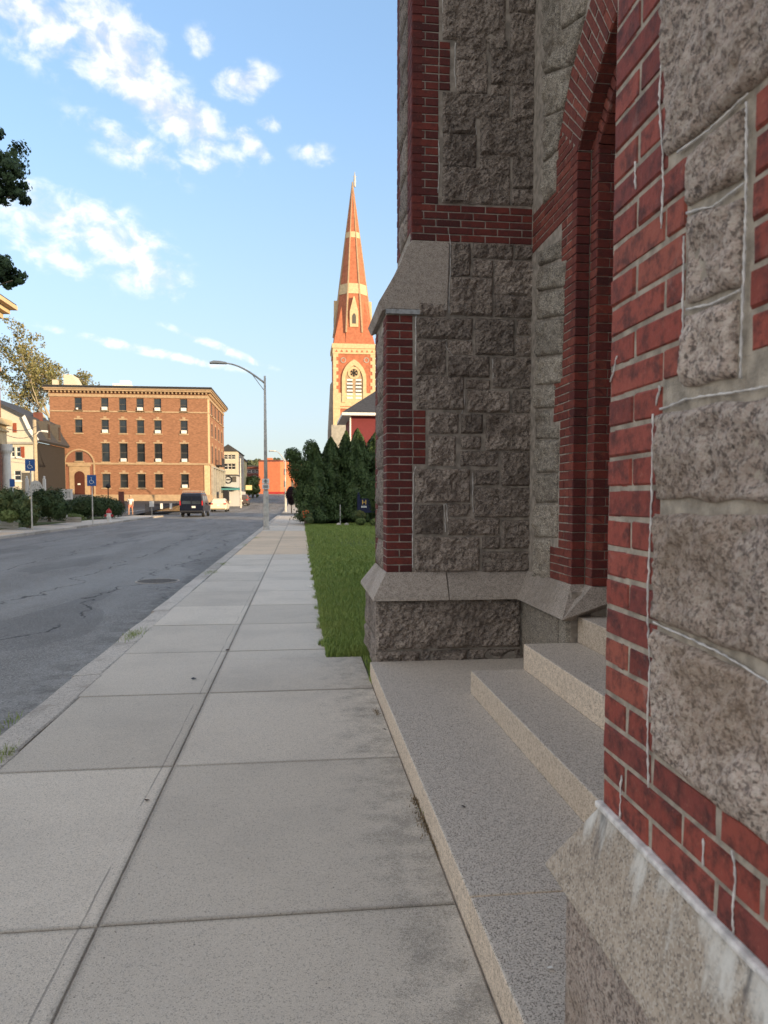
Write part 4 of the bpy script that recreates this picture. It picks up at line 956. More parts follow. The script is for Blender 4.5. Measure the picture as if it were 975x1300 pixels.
# two pale stones and a thin stake in the bed
for px, lab in ((430, 'small pale rock at the lawn edge left of the thin metal stake'), (440, 'small pale rock at the lawn edge right of the thin metal stake')):
    c = atZ(px, 666, .05); rb = MB(); rb.lathe((c.x, c.y, .0), [(.12, 0), (.14, .06), (.10, .12), (.03, .15)], 7); tag(rb.build('rock', 'kerb', loc=(c.x, c.y, 0)), lab, 'rock')
c = atZ(432, 666, .0); b = MB(); b.tube([(c.x, c.y, -.1), (c.x, c.y, 1.15)], .03, 8); tag(b.build('metal_stake', 'metal', loc=(c.x, c.y, 0)), 'thin grey metal stake standing in front of the arborvitae row', 'stake')

# navy sign with gold letter
sx0, sx1 = X_(453.5, 41), X_(478, 41)
sg = thing('lawn_sign', 'navy blue lawn sign with a gold letter H and a white line between navy posts', 'sign', (sx0, 41, 0))
b = MB(); b.box(sx0, sx0+.15, 40.93, 41.08, 0, Z_(629, 41)); b.lathe((sx0+.075, 41.0, Z_(629, 41)), [(.10, 0), (.10, .04), (.03, .05), (.05, .12), (.03, .17), (.005, .18)], 10); b.build('post', 'navy', sg)
b = MB(); b.box(sx1, sx1+.15, 40.93, 41.08, 0, Z_(629, 41)); b.build('post', 'navy', sg)
b = MB(); b.box(sx0+.152, sx1-.002, 40.97, 41.04, Z_(651, 41), Z_(633, 41)); b.build('board', 'navy', sg)
def text(body, size, loc, rot, mat, parent, name='lettering', ext=.004, align='LEFT'):
    cu = bpy.data.curves.new(name, 'FONT'); cu.body = body; cu.size = size; cu.extrude = ext; cu.align_x = align; cu.resolution_u = 2
    o = bpy.data.objects.new('tmp', cu); me = bpy.data.meshes.new_from_object(o); bpy.data.objects.remove(o); me.materials.append(M[mat])
    o = bpy.data.objects.new(name, me); COL.objects.link(o); o.parent = parent; o.location = Vector(loc)-wloc(parent) if parent else loc; o.rotation_euler = rot; return o
text('H', .38, (sx0+.25, 40.962, Z_(640.5, 41)), (R(90), 0, 0), 'gold', sg)
text('HOME', .17, (sx0+.20, 40.962, Z_(644.6, 41)), (R(90), 0, 0), 'white', sg) if False else None
b = MB()
for k in range(5): b.box(sx0+.22+k*.062, sx0+.265+k*.062, 40.955, 40.968, Z_(644.6, 41), Z_(642.2, 41))
b.build('small_lettering', 'white', sg)

# ------------------------------------------------------------------ street lamps
def street_lamp(base, h, arm, head_z, label, r=.12, signs=True):
    x, y, z = base; t = thing('street_lamp', label, 'street lamp', base, 'cobra-head street lamps on the right kerb')
    b = MB(); b.lathe((x, y, z), [(.17, 0), (.17, .05), (r*1.15, .12), (r*1.1, 1.9)], 14); b.build('base', 'metal', t, smooth=False)
    b = MB(); b.tube([(x, y, z+1.9), (x, y, z+h*.6), (x, y, z+h)], [r*.8, r*.62, r*.42], 12); b.build('pole', 'metal', t, smooth=True)
    b = MB(); n = 12; pts = []
    for k in range(n+1): s = k/n; pts.append((x-arm*s, y-.0*s, z+h-.35+(head_z+.35)*math.sin(s*math.pi*.5)))
    b.tube(pts, [.05-.015*k/n for k in range(n+1)], 8); b.tube([(x, y, z+h-.75), pts[4]], .02, 6); b.build('arm', 'metal', t, smooth=True)
    e = pts[-1]; b = MB(); P = [(e[0]+.12, .06, .05), (e[0]-.15, .14, .09), (e[0]-.5, .17, .10), (e[0]-.68, .08, .04)]; v = []; 
    for (px, w, hh) in P: v += [(px, e[1]-w, e[2]-.02), (px, e[1]-w*.7, e[2]+hh), (px, e[1]+w*.7, e[2]+hh), (px, e[1]+w, e[2]-.02), (px, e[1], e[2]-.06)]
    f = [(k*5+i, k*5+(i+1) % 5, (k+1)*5+(i+1) % 5, (k+1)*5+i) for k in range(3) for i in range(5)]+[(4, 3, 2, 1, 0), (15, 16, 17, 18, 19)]
    b.add(v, f); b.build('lamp_head', 'metal', t, recalc=True)
    if signs:
        for (za, zb, k) in ((Z_(614, y), Z_(608, y), 0), (Z_(621, y), Z_(615, y), 1)):
            b = MB(); b.box(x-.17, x+.17, y-.15, y-.135, za, zb); s = b.build('sign_plate', 'white', t)
            b = MB(); zc = (za+zb)/2
            if k == 0: b.tube([(x+.07*math.cos(w), y-.158, zc+.07*math.sin(w)) for w in [i*math.pi/6 for i in range(13)]], .012, 4, caps=False); b.box(x-.02, x+.02, y-.165, y-.155, zc-.05, zc+.05)
            else:
                for q in (-.05, 0, .05): b.box(x-.11, x+.11, y-.16, y-.152, zc+q-.012, zc+q+.012)
            b.build('print', 'darkmetal', s)
    return t
c = atZ(338, 672, .0); Y = c.y
hp = Z_(478, Y); street_lamp((c.x, Y, 0), hp, c.x-X_(284, Y)-.1, Z_(463, Y)-hp, 'tall grey lamp pole with curved arm and two small white signs, nearest on the kerb')
c = atZ(362.5, 650, .0); Y = c.y; hp = Z_(582, Y); street_lamp((c.x, Y, 0), hp, c.x-X_(345, Y)-.4, Z_(573, Y)-hp, 'distant thin lamp pole with curved arm beside the purple tree', signs=False, r=.12)

# purple tree far along the pavement
Yp = 76; pp_ = thing('purple_tree', 'small upright dark purple-leaved tree beyond the junction', 'tree', (X_(370, Yp), Yp, 0))
P, N = blob_pts([L_(370, 628, Yp, .62, .6, .7), L_(370, 624, Yp, .5, .5, .55), L_(370, 636, Yp, .4, .4, .45)], 4500, 21, .6); leaves('crown', P, N, .16, 'purple', pp_, 2)
b = MB(); b.tube([(X_(370, Yp), Yp, 0), (X_(370, Yp), Yp, .9)], [.07, .05], 7); b.build('trunk', 'bark', pp_)

# ------------------------------------------------------------------ top-left maple
Yt = 20.0
mt = thing('maple_tree', 'dark leafy maple whose lower branches reach into the left edge of the sky', 'tree', (-12.5, 21, 0))
def Lp(px, py, rx, ry, rz, Y=Yt): p = atY(px, py, Y); return (p.x, p.y, p.z, rx, ry, rz)
lob = [Lp(-18, 205, .95, .9, .80), Lp(4, 222, .62, .7, .48), Lp(-8, 182, .45, .5, .52), Lp(12, 250, .52, .6, .30), Lp(0, 342, .55, .6, .38), Lp(16, 356, .38, .4, .20), Lp(-20, 335, .6, .6, .4), Lp(-80, 215, 1.4, 1.4, 1.6), Lp(-90, 330, 1.3, 1.2, .8), (-12.2, 21, 10.5, 2.6, 2.4, 2.6), (-13.5, 22.5, 8.4, 2.6, 2.6, 1.8)]
P, N = blob_pts(lob, 80000, 31, clump=900, cr=.30); leaves('crown', P, N, .10, 'maple', mt, 7, asp=.75)
b = MB(); b.tube([(-12.5, 21, -.2), (-12.45, 21, 3), (-12.4, 21, 6), (-12.2, 21, 10), (-12.2, 21, 12)], [.32, .26, .22, .13, .03], 10); b.build('trunk', 'bark', mt, smooth=True)
for tgt in lob[:9]: b = MB(); b.tube([(-12.4, 21, tgt[2]-2.0), ((-12.4+tgt[0])/2, 20.7, tgt[2]-.7), (tgt[0], tgt[1], tgt[2])], [.10, .06, .015], 6); b.build('limb', 'bark', mt, smooth=True)

# pale thin tree behind the brick block
Yb = 122.0
bt = thing('bare_crowned_tree', 'tall thin-leaved tree with pale twisting limbs rising behind the brick block', 'tree', (X_(84, Yb), Yb, 1))
b = MB(); rr = random.Random(4); twigs = []
def limb(p, d, L, r, lev):
    pts = [p]; q = p.copy(); dd = d.copy()
    for k in range(4): dd = (dd+Vector((rr.uniform(-.25, .25), rr.uniform(-.25, .25), rr.uniform(-.05, .22)))).normalized(); q = q+dd*L/4; pts.append(q.copy())
    b.tube(pts, [r*(1-.16*k) for k in range(5)], 5 if lev else 7, caps=False)
    if lev >= 5: twigs.append(q); return
    if lev >= 2: twigs.append(pts[2])
    for k in range((3 if lev < 3 else 2) if lev else 4):
        nd = (dd+Vector((rr.uniform(-.9, .9), rr.uniform(-.7, .7), rr.uniform(-.35, .55)))).normalized(); limb(pts[2+k % 3].copy(), nd, L*.68, r*.5, lev+1)
base = atY(84, 560, Yb); b.tube([(base.x, Yb, 0), (base.x, Yb, base.z-2)], [.6, .5], 8)
limb(Vector((base.x, Yb, base.z-2)), Vector((-.25, 0, 1)), 8.5, .42, 0); limb(Vector((base.x, Yb, base.z-3)), Vector((-.9, -.1, .9)), 8.0, .33, 1); limb(Vector((base.x, Yb, base.z)), Vector((.1, .1, .9)), 5.5, .25, 1); limb(Vector((base.x, Yb, base.z-1)), Vector((-1.0, .1, .5)), 7.0, .25, 1)
b.build('trunk', 'bark_pale', bt, smooth=True)
P = []; rg = np.random.default_rng(9)
for t in twigs:
    for _ in range(22): P.append((t.x+rg.normal()*.35, t.y+rg.normal()*.35, t.z+rg.normal()*.28))
P = np.array(P); leaves('crown', P, rg.normal(size=P.shape), .36, 'autumn', bt, 3, asp=.7)

# ------------------------------------------------------------------ the four-storey brick block
YB = 97.0
x0, x1 = X_(66, YB), X_(265, YB); zr = Z_(499, YB, 265)
zz = lambda py: 1.55+(632-py)*.1019       # picture height on the facade, even courses
GB = 1.0
BB = thing('brick_apartment_block', 'four-storey tan brick block with bracketed cornice and arched entrance behind the parking lot', 'building', ((x0+x1)/2, YB, GB))
fb = frY(YB); XC = x1; fs = frP(XC)
hf = []; kinds = []
cols = [102, 135.4, 158, 180, 202, 235]
rows = [(508, 523.5, 1), (535, 551.5, 2), (564, 587, 3), (602, 619.5, 4)]
for r, (ya, yb, rk) in enumerate(rows):
    for ci, cpx in enumerate(cols):
        if ci == 0 and rk >= 3: continue
        w = .46 if rk < 3 else .50
        xc = X_(cpx, YB); hf.append((xc-w, xc+w, zz(yb), zz(ya))); kinds.append((rk, ci))
xa = X_(102, YB)
arch_hole = (xa-1.55, xa+1.55, zz(628), zz(579))
hs = []; ks = []
for r, (ya, yb, rk) in enumerate(rows[:3]):
    for y in (101.5, 105.6, 109.7, 113.8): hs.append((y-.5, y+.5, zz(yb), zz(ya))); ks.append((rk, y))
b = MB(); wall_holes(b, fb, x0, x1, GB-1.2, zr, hf, .2); wall_holes(b, fs, YB, 117, -.2, zr, hs, .05)
b.add([(x0, YB, -.2), (x0, 117, -.2), (x0, 117, zr), (x0, YB, zr), (x1, 117, -.2), (x1, 117, zr)], [(0, 3, 2, 1), (1, 2, 5, 4)])
bw = b.build('wall', 'farbrick', BB)
for h, (rk, ci) in zip(hf, kinds):
    ac = (rk == 1 and ci in (1, 3, 4, 5)) or (rk == 2 and ci in (1, 4, 5)) or (rk == 3 and ci in (2, 4, 5)) or (rk == 4 and ci == 5)
    window(BB, fb, h, .2, frame='sash', sill='limestone', head='limestone' if rk > 1 else None, ac=ac, glass='glass')
for h, (rk, y) in zip(hs, ks): window(BB, fs, h, .05, frame='sash', sill='limestone', head='limestone' if rk > 1 else None)
b = MB(); b.box(x0+.2, x1-.2, YB+.3, 116.5, .5, zr-.2); b.build('interior', 'sash', BB)
def ringbox(b, d, z0, z1, y1=117.0): # belt around front and street side
    b.box(x0-d, x1+d, YB-d, YB+.02, z0, z1); b.box(x1-.02, x1+d, YB+.02, y1, z0, z1)
b = MB(); ringbox(b, .08, zz(525.6), zz(524)); b.build('string_course', 'limestone', BB)
b = MB(); ringbox(b, .12, zz(590.5), zz(588.2)); b.build('string_course', 'limestone', BB)
b = MB(); ringbox(b, .14, GB-1.2, zz(628)); b.build('water_table', 'limestone', BB)
b = MB(); ringbox(b, .10, zz(507.2), zz(503.6)); b.build('frieze', 'limestone', BB)
b = MB(); b.box(x0-.5, x1+.5, YB-.5, 117.4, zr+.02, zr+.22); b.box(x0-.62, x1+.62, YB-.62, 117.5, zr+.22, zr+.36); b.build('cornice', 'limestone', BB)
b = MB(); b.box(x0-.68, x1+.68, YB-.68, 117.6, zr+.363, zr+.47); b.build('gutter', 'slate', BB)
b = MB(); n = 42
for k in range(n): x = x0+.1+(x1-x0-.2)*k/(n-1); b.box(x-.08, x+.08, YB-.34, YB-.1, zr-.22, zr+.015)
for k in range(36): y = YB+.5+19*k/35; b.box(x1+.1, x1+.34, y-.08, y+.08, zr-.22, zr+.015)
b.build('brackets', 'limestone', BB, kind='stuff')
b = MB(); b.box(x1-.5, x1+.10, YB-.10, YB+.9, -.2, zz(591)); b.box(x1-.02, x1+.07, YB+.02, YB+1.6, zz(588), zr-.3); b.build('sunlit_corner_strip', 'yellowstone', BB)  # yellow strip imitates sunlight on the brick corner
# arched recess with entrance
def round_arch(xc, r, zs, z0, n=16): return [(xc+r, z0)]+[(xc+r*math.cos(w), zs+r*math.sin(w)) for w in [math.pi*k/n for k in range(n+1)]]+[(xc-r, z0)]
ra = 1.72; zs = zz(590)
b = MB(); b.band(round_arch(xa, ra+.18, zs, zz(628)), round_arch(xa, ra, zs, zz(628)), fb, -.05, .14); b.build('arch_surround', 'limestone', BB, recalc=True)
b = MB(); b.prism(round_arch(xa, ra-.01, zs, zz(628)), fb, -.1, .03); b.build('arch_panel', 'farbrick2', BB)
b = MB(); b.prism(rect(xa-1.25, xa+1.25, zz(628), zz(593)), fb, 0, .10); b.prism(rect(xa-1.4, xa+1.4, zz(593), zz(590.5)), fb, 0, .2); b.build('door_surround', 'limestone', BB)
b = MB(); b.prism(round_arch(xa, .62, zz(605), zz(628)), fb, .05, .125); d = b.build('door', 'door', BB)
b = MB(); b.prism(rect(xa-.25, xa+.1, zz(616), zz(614)), fb, .125, .14); b.build('door_plate', 'white', d)
b = MB(); b.prism(rect(xa-.46, xa+.46, zz(586.5), zz(574.5)), fb, .02, .06); w = b.build('window', 'sash', BB); b = MB(); b.prism(rect(xa-.36, xa+.36, zz(585.5), zz(575.5)), fb, .055, .075); b.build('pane', 'glass', w); b = MB(); b.prism(rect(xa-.6, xa+.6, zz(588), zz(586.5)), fb, 0, .16); b.build('sill', 'limestone', w)
b = MB(); b.prism(rect(xa-1.6, xa+1.6, GB, zz(628)), fb, 0, 1.2); b.build('doorstep', 'greystone', BB)
# ground-floor shopfront bay and balcony on the street side
b = MB()
for y in (100.2, 103.0, 106, 109, 112, 115.5): b.box(x1+.0, x1+.30, y-.32, y+.32, -.1, zz(593))
b.box(x1+.0, x1+.35, 99.8, 116, zz(593), zz(590.6)); b.build('pilaster_bay', 'greystone', BB)
b = MB(); b.box(x1+.02, x1+.06, 100.5, 115.2, .2, zz(594)); b.build('shop_window', 'glass', BB)
b = MB(); b.box(x1+.02, x1+1.0, 104.5, 108.2, zz(588.5), zz(587)); 
for k in range(14): y = 104.6+3.5*k/13; b.tube([(x1+.95, y, zz(587)), (x1+.95, y, zz(578))], .03, 4)
b.box(x1+.9, x1+1.0, 104.5, 108.2, zz(578.4), zz(577.6)); b.build('balcony', 'darkmetal', BB)
# roof
b = MB(); b.box(x0-.6, x1+.6, YB-.6, 117.4, zr+.55, zr+.66); b.build('roof', 'slate', BB)
ya_ = 104
b = MB(); xq = [X_(84.5, ya_), X_(108, ya_), X_(95, ya_), X_(84.5, ya_)]; zt_ = Z_(475.5, ya_, 90); b.prism([(xq[0], zr+.6), (xq[1], zr+.6), (xq[2], zt_), (xq[0], zt_)], frY(ya_), -3, 0); b.build('stair_housing', 'cream', BB)
b = MB(); b.box(X_(70, ya_), X_(76, ya_), ya_, ya_+1, zr+.6, Z_(482, ya_, 73)); b.build('chimney', 'cream', BB)
b = MB(); b.box(X_(146, ya_), X_(168, ya_), ya_, ya_+2, zr+.6, Z_(487, ya_, 150)); b.box(X_(155, ya_), X_(167, ya_), ya_+.2, ya_+1.5, zr+.6, Z_(482.5, ya_, 150)); b.build('roof_vent', 'white', BB)
b = MB(); c = Vector((X_(97, YB), YB, zz(582)))
for px, py in ((72, 580), (101, 522)): xx = X_(px, YB); b.lathe((xx, YB-.2, zz(py)), [(.02, -.15), (.14, -.1), (.14, .08), (.02, .12)], 8)
b.build('wall_lamp', 'white', BB)

# ------------------------------------------------------------------ gambrel house behind
Yg = 84.0
def gp(px, py): p = atY(px, py, Yg); return (p.x, p.z)
GH = thing('gambrel_house', 'cream gambrel-roofed house with rust red shutters left of the brick block', 'house', (gp(30, 640)[0], Yg, .8))
kn = gp(30, 530); ev = gp(48, 561); pk = gp(-25, 502); lk = (2*pk[0]-kn[0], kn[1]); le = (2*pk[0]-ev[0], ev[1]); mid = gp(38, 547)
bx = gp(46, 600)[0]; zb = .2
hw = []
for (px0, px1, py0, py1) in ((14, 18.5, 567, 580), (20.5, 26, 567, 580)): a = gp(px0, py1); c = gp(px1, py0); hw.append((a[0], c[0], a[1], c[1]))
a = gp(18, 610); c = gp(26.5, 597); hw.append((a[0], c[0], a[1], c[1]))
b = MB(); wall_holes(b, frY(Yg), le[0]+.5, bx, zb, ev[1], hw, .15); b.prism([(le[0]+.3, ev[1]), (ev[0]-.2, ev[1]), mid, kn, pk, lk], frY(Yg), -.3, .0)
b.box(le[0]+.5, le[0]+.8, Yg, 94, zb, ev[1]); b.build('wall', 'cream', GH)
b = MB(); b.box(bx-.3, bx, Yg+.01, 94, zb, ev[1]); b.build('side_wall', 'shaded_side', GH)
for h in hw: window(GH, frY(Yg), h, .15, frame='white', sill='white')
for (px0, px1, py0, py1) in ((26.8, 31, 567, 581), (16.5, 21, 537, 549)): a = gp(px0, py1); c = gp(px1, py0); b = MB(); b.prism(rect(a[0], c[0], a[1], c[1]), frY(Yg), .0, .06); b.build('shutter', 'shutter', GH)
b = MB(); a = gp(29, 631); c = gp(39, 600); b.prism(rect(a[0], c[0], a[1], c[1]), frY(Yg), 0, .08); b.build('door', 'sash', GH)
b = MB(); pf = [le, lk, pk, kn, mid, ev]; up = lambda p: (p[0]+(.25 if p[0] > pk[0] else -.25 if p[0] < pk[0] else 0), p[1]+.22); b.band([up(p) for p in pf], pf, frY(Yg), -10.5, .3); b.build('roof', 'slate', GH, recalc=True)
b = MB(); b.band([up(p) for p in [kn, mid, ev]], [(p[0]-.04, p[1]-.02) for p in [kn, mid, ev]], frY(Yg), .3, .42); b.build('bargeboard', 'white', GH, recalc=True)
b = MB(); a = gp(12, 557); b.box(a[0]-4, ev[0], Yg-.25, Yg, ev[1]-.25, ev[1]-.02); b.build('eave_board', 'greystone', GH)
for y in (87.3, 91): 
    b = MB(); b.box(kn[0]+.2, ev[0]+.1, y-.55, y+.55, ev[1]+.5, kn[1]-.1); dm = b.build('dormer', 'sash', GH); b = MB(); b.box(ev[0]+.08, ev[0]+.13, y-.4, y+.4, ev[1]+.7, kn[1]-.4); b.build('pane', 'glass', dm)  # dark dormers also carry the painted shade of this side
b = MB(); b.box(pk[0]+4, pk[0]+4.8, 88, 88.8, kn[1], gp(26, 518)[1]); b.build('chimney', 'darkbrick', GH)
# far-left brick house with a portico
Yl = 45.0; gl = lambda px, py, Y=Yl: atY(px, py, Y)
PH = thing('portico_house', 'red brick house with a cream cornice and a white columned portico at the left edge', 'house', (-22, Yl, 0))
YF, YK = 38.0, 50.0; xr = X_(4.5, YK); zc = Z_(404, YK, 5)
b = MB(); b.box(-34, xr, YF, YK, 0, zc); b.build('wall', 'farbrick2', PH)
b = MB(); b.box(-34, xr+.08, YF-.08, YK+.08, Z_(469, YK, 5)-.12, Z_(469, YK, 5)+.12); b.build('string_course', 'limestone', PH)
b = MB(); b.box(-34, xr+.25, YF-.25, YK+.2, zc, zc+.35); b.box(-34, xr+.6, YF-.55, YK+.4, zc+.35, zc+.65); b.box(-34, xr+1.0, YF-.85, YK+.6, zc+.65, zc+.9); b.build('cornice', 'yellowstone', PH)
b = MB(); b.box(-34, xr+.95, YF-.8, YK+.55, zc+.91, zc+1.0); b.build('roof', 'slate', PH)
Yo = 49.0; xo = X_(18, Yo); zq = lambda py: Z_(py, Yo, 12)
b = MB(); b.box(xr+.01, xo-.3, 45, Yo-.1, zq(565), zq(541)); b.box(xr+.01, xo, 44.8, Yo+.1, zq(541), zq(534)); b.box(xr+.01, xo-.18, 44.9, Yo, zq(549), zq(547)); b.build('entablature', 'yellowstone', PH)
for yc in (48.4, 45.5):
    xc = X_(9.5, 48.4); zt2 = zq(565)-.3; b = MB(); b.lathe((xc, yc, .3), [(.36, 0), (.36, .15), (.28, .22), (.28, .3), (.24, zt2-.75), (.26, zt2-.6), (.36, zt2-.4), (.38, zt2)], 18); b.build('column', 'white', PH, smooth=False)
b = MB(); b.box(xr+.01, xo, 44.8, Yo+.1, 0, .3); b.build('porch_floor', 'greystone', PH)
# blue board beside the portico
c = atY(15.5, 613, 40); bs = thing('blue_board', 'small blue notice board standing beside the white portico column', 'sign', (c.x, 40, 0)); b = MB(); b.box(c.x-.12, c.x+.12, 39.98, 40.03, c.z-.2, c.z+.2); b.build('panel', 'blue', bs); b = MB(); b.tube([(c.x, 40.05, 0), (c.x, 40.05, c.z-.1)], .03, 6); b.build('post', 'white', bs)

# utility pole with lamp and wires
Yu = 78.0; c = atY(45.5, 600, Yu); up_ = thing('utility_pole', 'pale wooden utility pole with a small curved lamp arm before the gambrel house', 'utility pole', (c.x, Yu, 0))
zt_ = Z_(533, Yu, 45); b = MB(); b.tube([(c.x, Yu, 0), (c.x, Yu, zt_)], [.22, .17], 10); b.build('pole', 'wood_pole', up_, smooth=True)
e = atY(54, 548, Yu); b = MB(); b.tube([(c.x, Yu, e.z-.5), ((c.x+e.x)/2, Yu, e.z), (e.x, Yu, e.z+.05)], .05, 6); b.build('arm', 'white', up_); b = MB(); b.tube([(e.x-.1, Yu, e.z+.05), (e.x+.5, Yu, e.z)], [.1, .12], 8); b.build('lamp_head', 'white', up_)
b = MB()
for (px0, py0, px1, py1, sag) in ((46, 560, 66, 580, 2.0), (46, 552, 66, 576, 2.4), (46, 590, 66, 590, .1), (46, 541, 0, 541, .4), (46, 550, 0, 548, .5)):
    p, q_ = atY(px0, py0, Yu), atY(px1, py1, 96.5 if px1 > 50 else 60); pts = [(p.lerp(q_, k/10)-Vector((0, 0, sag*4*(k/10)*(1-k/10)))) for k in range(11)]; b.tube(pts, .025, 4, caps=False)
b.build('wire', 'darkmetal', up_)

# ------------------------------------------------------------------ left verge: bushes, signs, hydrant, walls, fence
def cobble_wall(px0, px1, py, Yk, label):
    p0, p1 = atZ(px0, py, .02), atZ(px1, py, .02); t = thing('low_stone_wall', label, 'wall', (p0.x, p0.y, 0)); n = max(3, int((p1-p0).length/.55))
    for k in range(n):
        for rw in range(2):
            a = p0.lerp(p1, (k+.02)/n); c = p0.lerp(p1, (k+.98)/n); b = MB(); z0 = rw*.17
            d = Vector((-.35, 0, 0)); b.add([a+ZU*z0, c+ZU*z0, c+d+ZU*z0, a+d+ZU*z0, a+ZU*(z0+.16), c+ZU*(z0+.16), c+d+ZU*(z0+.16), a+d+ZU*(z0+.16)], [(0, 1, 5, 4), (4, 5, 6, 7), (1, 2, 6, 5), (2, 3, 7, 6), (3, 0, 4, 7)]); b.build('block', 'greystone', t, bevel=.02)
cobble_wall(-6, 24, 671, 0, 'low grey block wall holding the bed at the far left of the pavement')
cobble_wall(47, 104, 663, 0, 'longer low grey block wall in front of the dark shrub')
GRP = None
shrub('garden_bush', [L_(8, 640, 38.5, .9, .8, .75), L_(-10, 638, 39, 1.2, .9, .9), L_(18, 636, 40.5, .8, .9, .85)], 9000, .10, 'shrub', 'light olive bush at the left picture edge above the low wall', seed=51, clump=160)
shrub('garden_bush', [L_(36, 650, 37.5, .52, .5, .75), L_(27, 645, 38.2, .6, .5, .7), L_(40, 655, 37.4, .4, .4, .5)], 7000, .09, 'shrub', 'yellowish rounded bush reaching the pavement behind the first blue sign', seed=52, clump=120)
shrub('garden_bush', [L_(62, 640, 44.5, 1.0, .9, .95), L_(75, 646, 44, .7, .7, .7), L_(52, 636, 45, .6, .6, .7)], 8500, .11, 'arbor_b', 'dark green bush between the first blue sign and the map board', seed=53, clump=160)
shrub('clipped_hedge', [L_(112, 643, 55, 1.5, 1.1, .85), L_(100, 645, 54.5, 1.1, .9, .75), L_(130, 643, 56, 1.3, 1.0, .85), L_(143, 645, 57, 1.0, .9, .75)], 11000, .10, 'arbor_b', 'wide dark clipped hedge behind the hydrant', 'hedge', seed=54)
shrub('low_plants', [L_(93, 657, 49, .7, .5, .25)], 1500, .12, 'shrub_y', 'low light green plants at the end of the block wall', 'plant', seed=55)
shrub('low_plants', [L_(12, 655, 37.4, .5, .4, .28)], 1200, .14, 'shrub_y', 'spiky light green plants over the low wall at far left', 'plant', seed=56)
def acc_sign(px, py0, py1, pyb, label, group='blue parking signs on the left pavement'):
    c = atZ(px, pyb, .0); Y = c.y; t = thing('parking_sign', label, 'sign', (c.x, Y, 0), group); z0, z1 = Z_(py1, Y, px), Z_(py0, Y, px); w = (z1-z0)*.40; zm = (z0+z1)/2; h = z1-z0
    b = MB(); b.tube([(c.x, Y, 0), (c.x, Y, z1-.05)], .035, 7); b.build('post', 'metal', t)
    b = MB(); b.box(c.x-w, c.x+w, Y-.06, Y-.045, z0, z1); pn = b.build('panel', 'blue', t)
    b = MB(); b.lathe((c.x-.02*h, Y-.07, zm+.26*h), [(.01, -.045*h), (.055*h, 0), (.01, .045*h)], 8)
    b.tube([(c.x-.02*h, Y-.068, zm+.18*h), (c.x, Y-.068, zm-.04*h), (c.x+.13*h, Y-.068, zm-.04*h), (c.x+.2*h, Y-.068, zm-.24*h)], .028*h, 4)
    b.tube([(c.x-.02*h+.17*h*math.cos(a), Y-.068, zm-.12*h+.17*h*math.sin(a)) for a in [R(110)+i*R(22) for i in range(11)]], .02*h, 4); b.build('symbol', 'white', pn); return t
acc_sign(41, 583, 598, 673, 'nearer blue sign with a white wheelchair symbol on a thin post')
acc_sign(118, 603, 617, 667, 'farther blue sign with a white symbol, left of the hydrant')
# hydrant
c = atZ(138.5, 663, .0); hy = thing('fire_hydrant', 'white fire hydrant with a red bonnet on the left pavement', 'fire hydrant', (c.x, c.y, 0))
b = MB(); b.lathe((c.x, c.y, 0), [(.2, 0), (.2, .05), (.14, .07), (.135, .52), (.17, .54), (.17, .58)], 14); b.build('barrel', 'white', hy)
b = MB(); b.lathe((c.x, c.y, .58), [(.18, 0), (.17, .1), (.12, .2), (.05, .25), (.05, .31), (.01, .31)], 14); b.build('bonnet', 'redpaint', hy)
for dx in (-1, 1): b = MB(); b.tube([(c.x+dx*.1, c.y, .42), (c.x+dx*.25, c.y, .42)], [.07, .075], 8); b.build('nozzle', 'redpaint', hy)
b = MB(); b.tube([(c.x, c.y-.1, .36), (c.x, c.y-.24, .36)], [.09, .1], 10); b.build('nozzle', 'white', hy)
# ornate white sign
Yw = 50.; g_ = lambda px, py: atY(px, py, Yw); os_ = thing('ornate_sign', 'white arched ornamental sign between two white posts behind the bushes', 'sign', (g_(46, 640).x, Yw, 0))
xl, xr_ = g_(35, 640).x, g_(57, 640).x
for x in (xl, xr_): b = MB(); b.box(x-.08, x+.08, Yw-.08, Yw+.08, 0, g_(46, 608).z); b.lathe((x, Yw, g_(46, 608).z), [(.09, 0), (.05, .06), (.08, .12), (.01, .2)], 8); b.build('post', 'white', os_)
xm = (xl+xr_)/2; zt_ = g_(46, 610).z; zb = g_(46, 630).z; n = 14; pts = [(xl+.1, zb), (xr_-.1, zb)]+[(xm+(xr_-xl-.2)/2*math.cos(a), zb+.35+(zt_-zb-.35)*math.sin(a)) for a in [math.pi*k/n for k in range(n+1)]]
b = MB(); b.prism(pts, frY(Yw), -.03, .03); bo = b.build('board', 'white', os_)
b = MB()
for k in range(9): a = math.pi*(.15+.7*k/8); x = xm-.62*math.cos(a)*.7; z = zb+.25+.5*math.sin(a); b.box(x-.03, x+.03, Yw-.04, Yw-.032, z-.06, z+.06)
for k in range(7): b.box(xm-.4+k*.12, xm-.33+k*.12, Yw-.04, Yw-.032, zb+.2, zb+.32)
b.build('lettering', 'metal', bo)
# map board
Yw = 48.; g_ = lambda px, py: atY(px, py, Yw); mb_ = thing('map_board', 'white boxy notice board with a small window on a white post', 'notice board', (g_(84, 650).x, Yw, 0))
a, c = g_(76.5, 634), g_(91.5, 622); b = MB(); b.box(a.x, c.x, Yw-.08, Yw+.08, a.z, c.z); b.box(a.x-.05, c.x+.05, Yw-.12, Yw+.12, c.z, c.z+.05); b.build('case', 'white', mb_)
b = MB(); xm = (a.x+c.x)/2; b.box(xm+.02, xm+.12, Yw-.09, Yw-.078, a.z+.12, c.z-.1); b.box(xm+.16, xm+.28, Yw-.09, Yw-.078, a.z+.12, c.z-.1); b.build('print', 'metal', mb_)
b = MB(); b.box(g_(82, 650).x, g_(85, 650).x, Yw-.05, Yw+.05, 0, a.z); b.build('post', 'white', mb_)
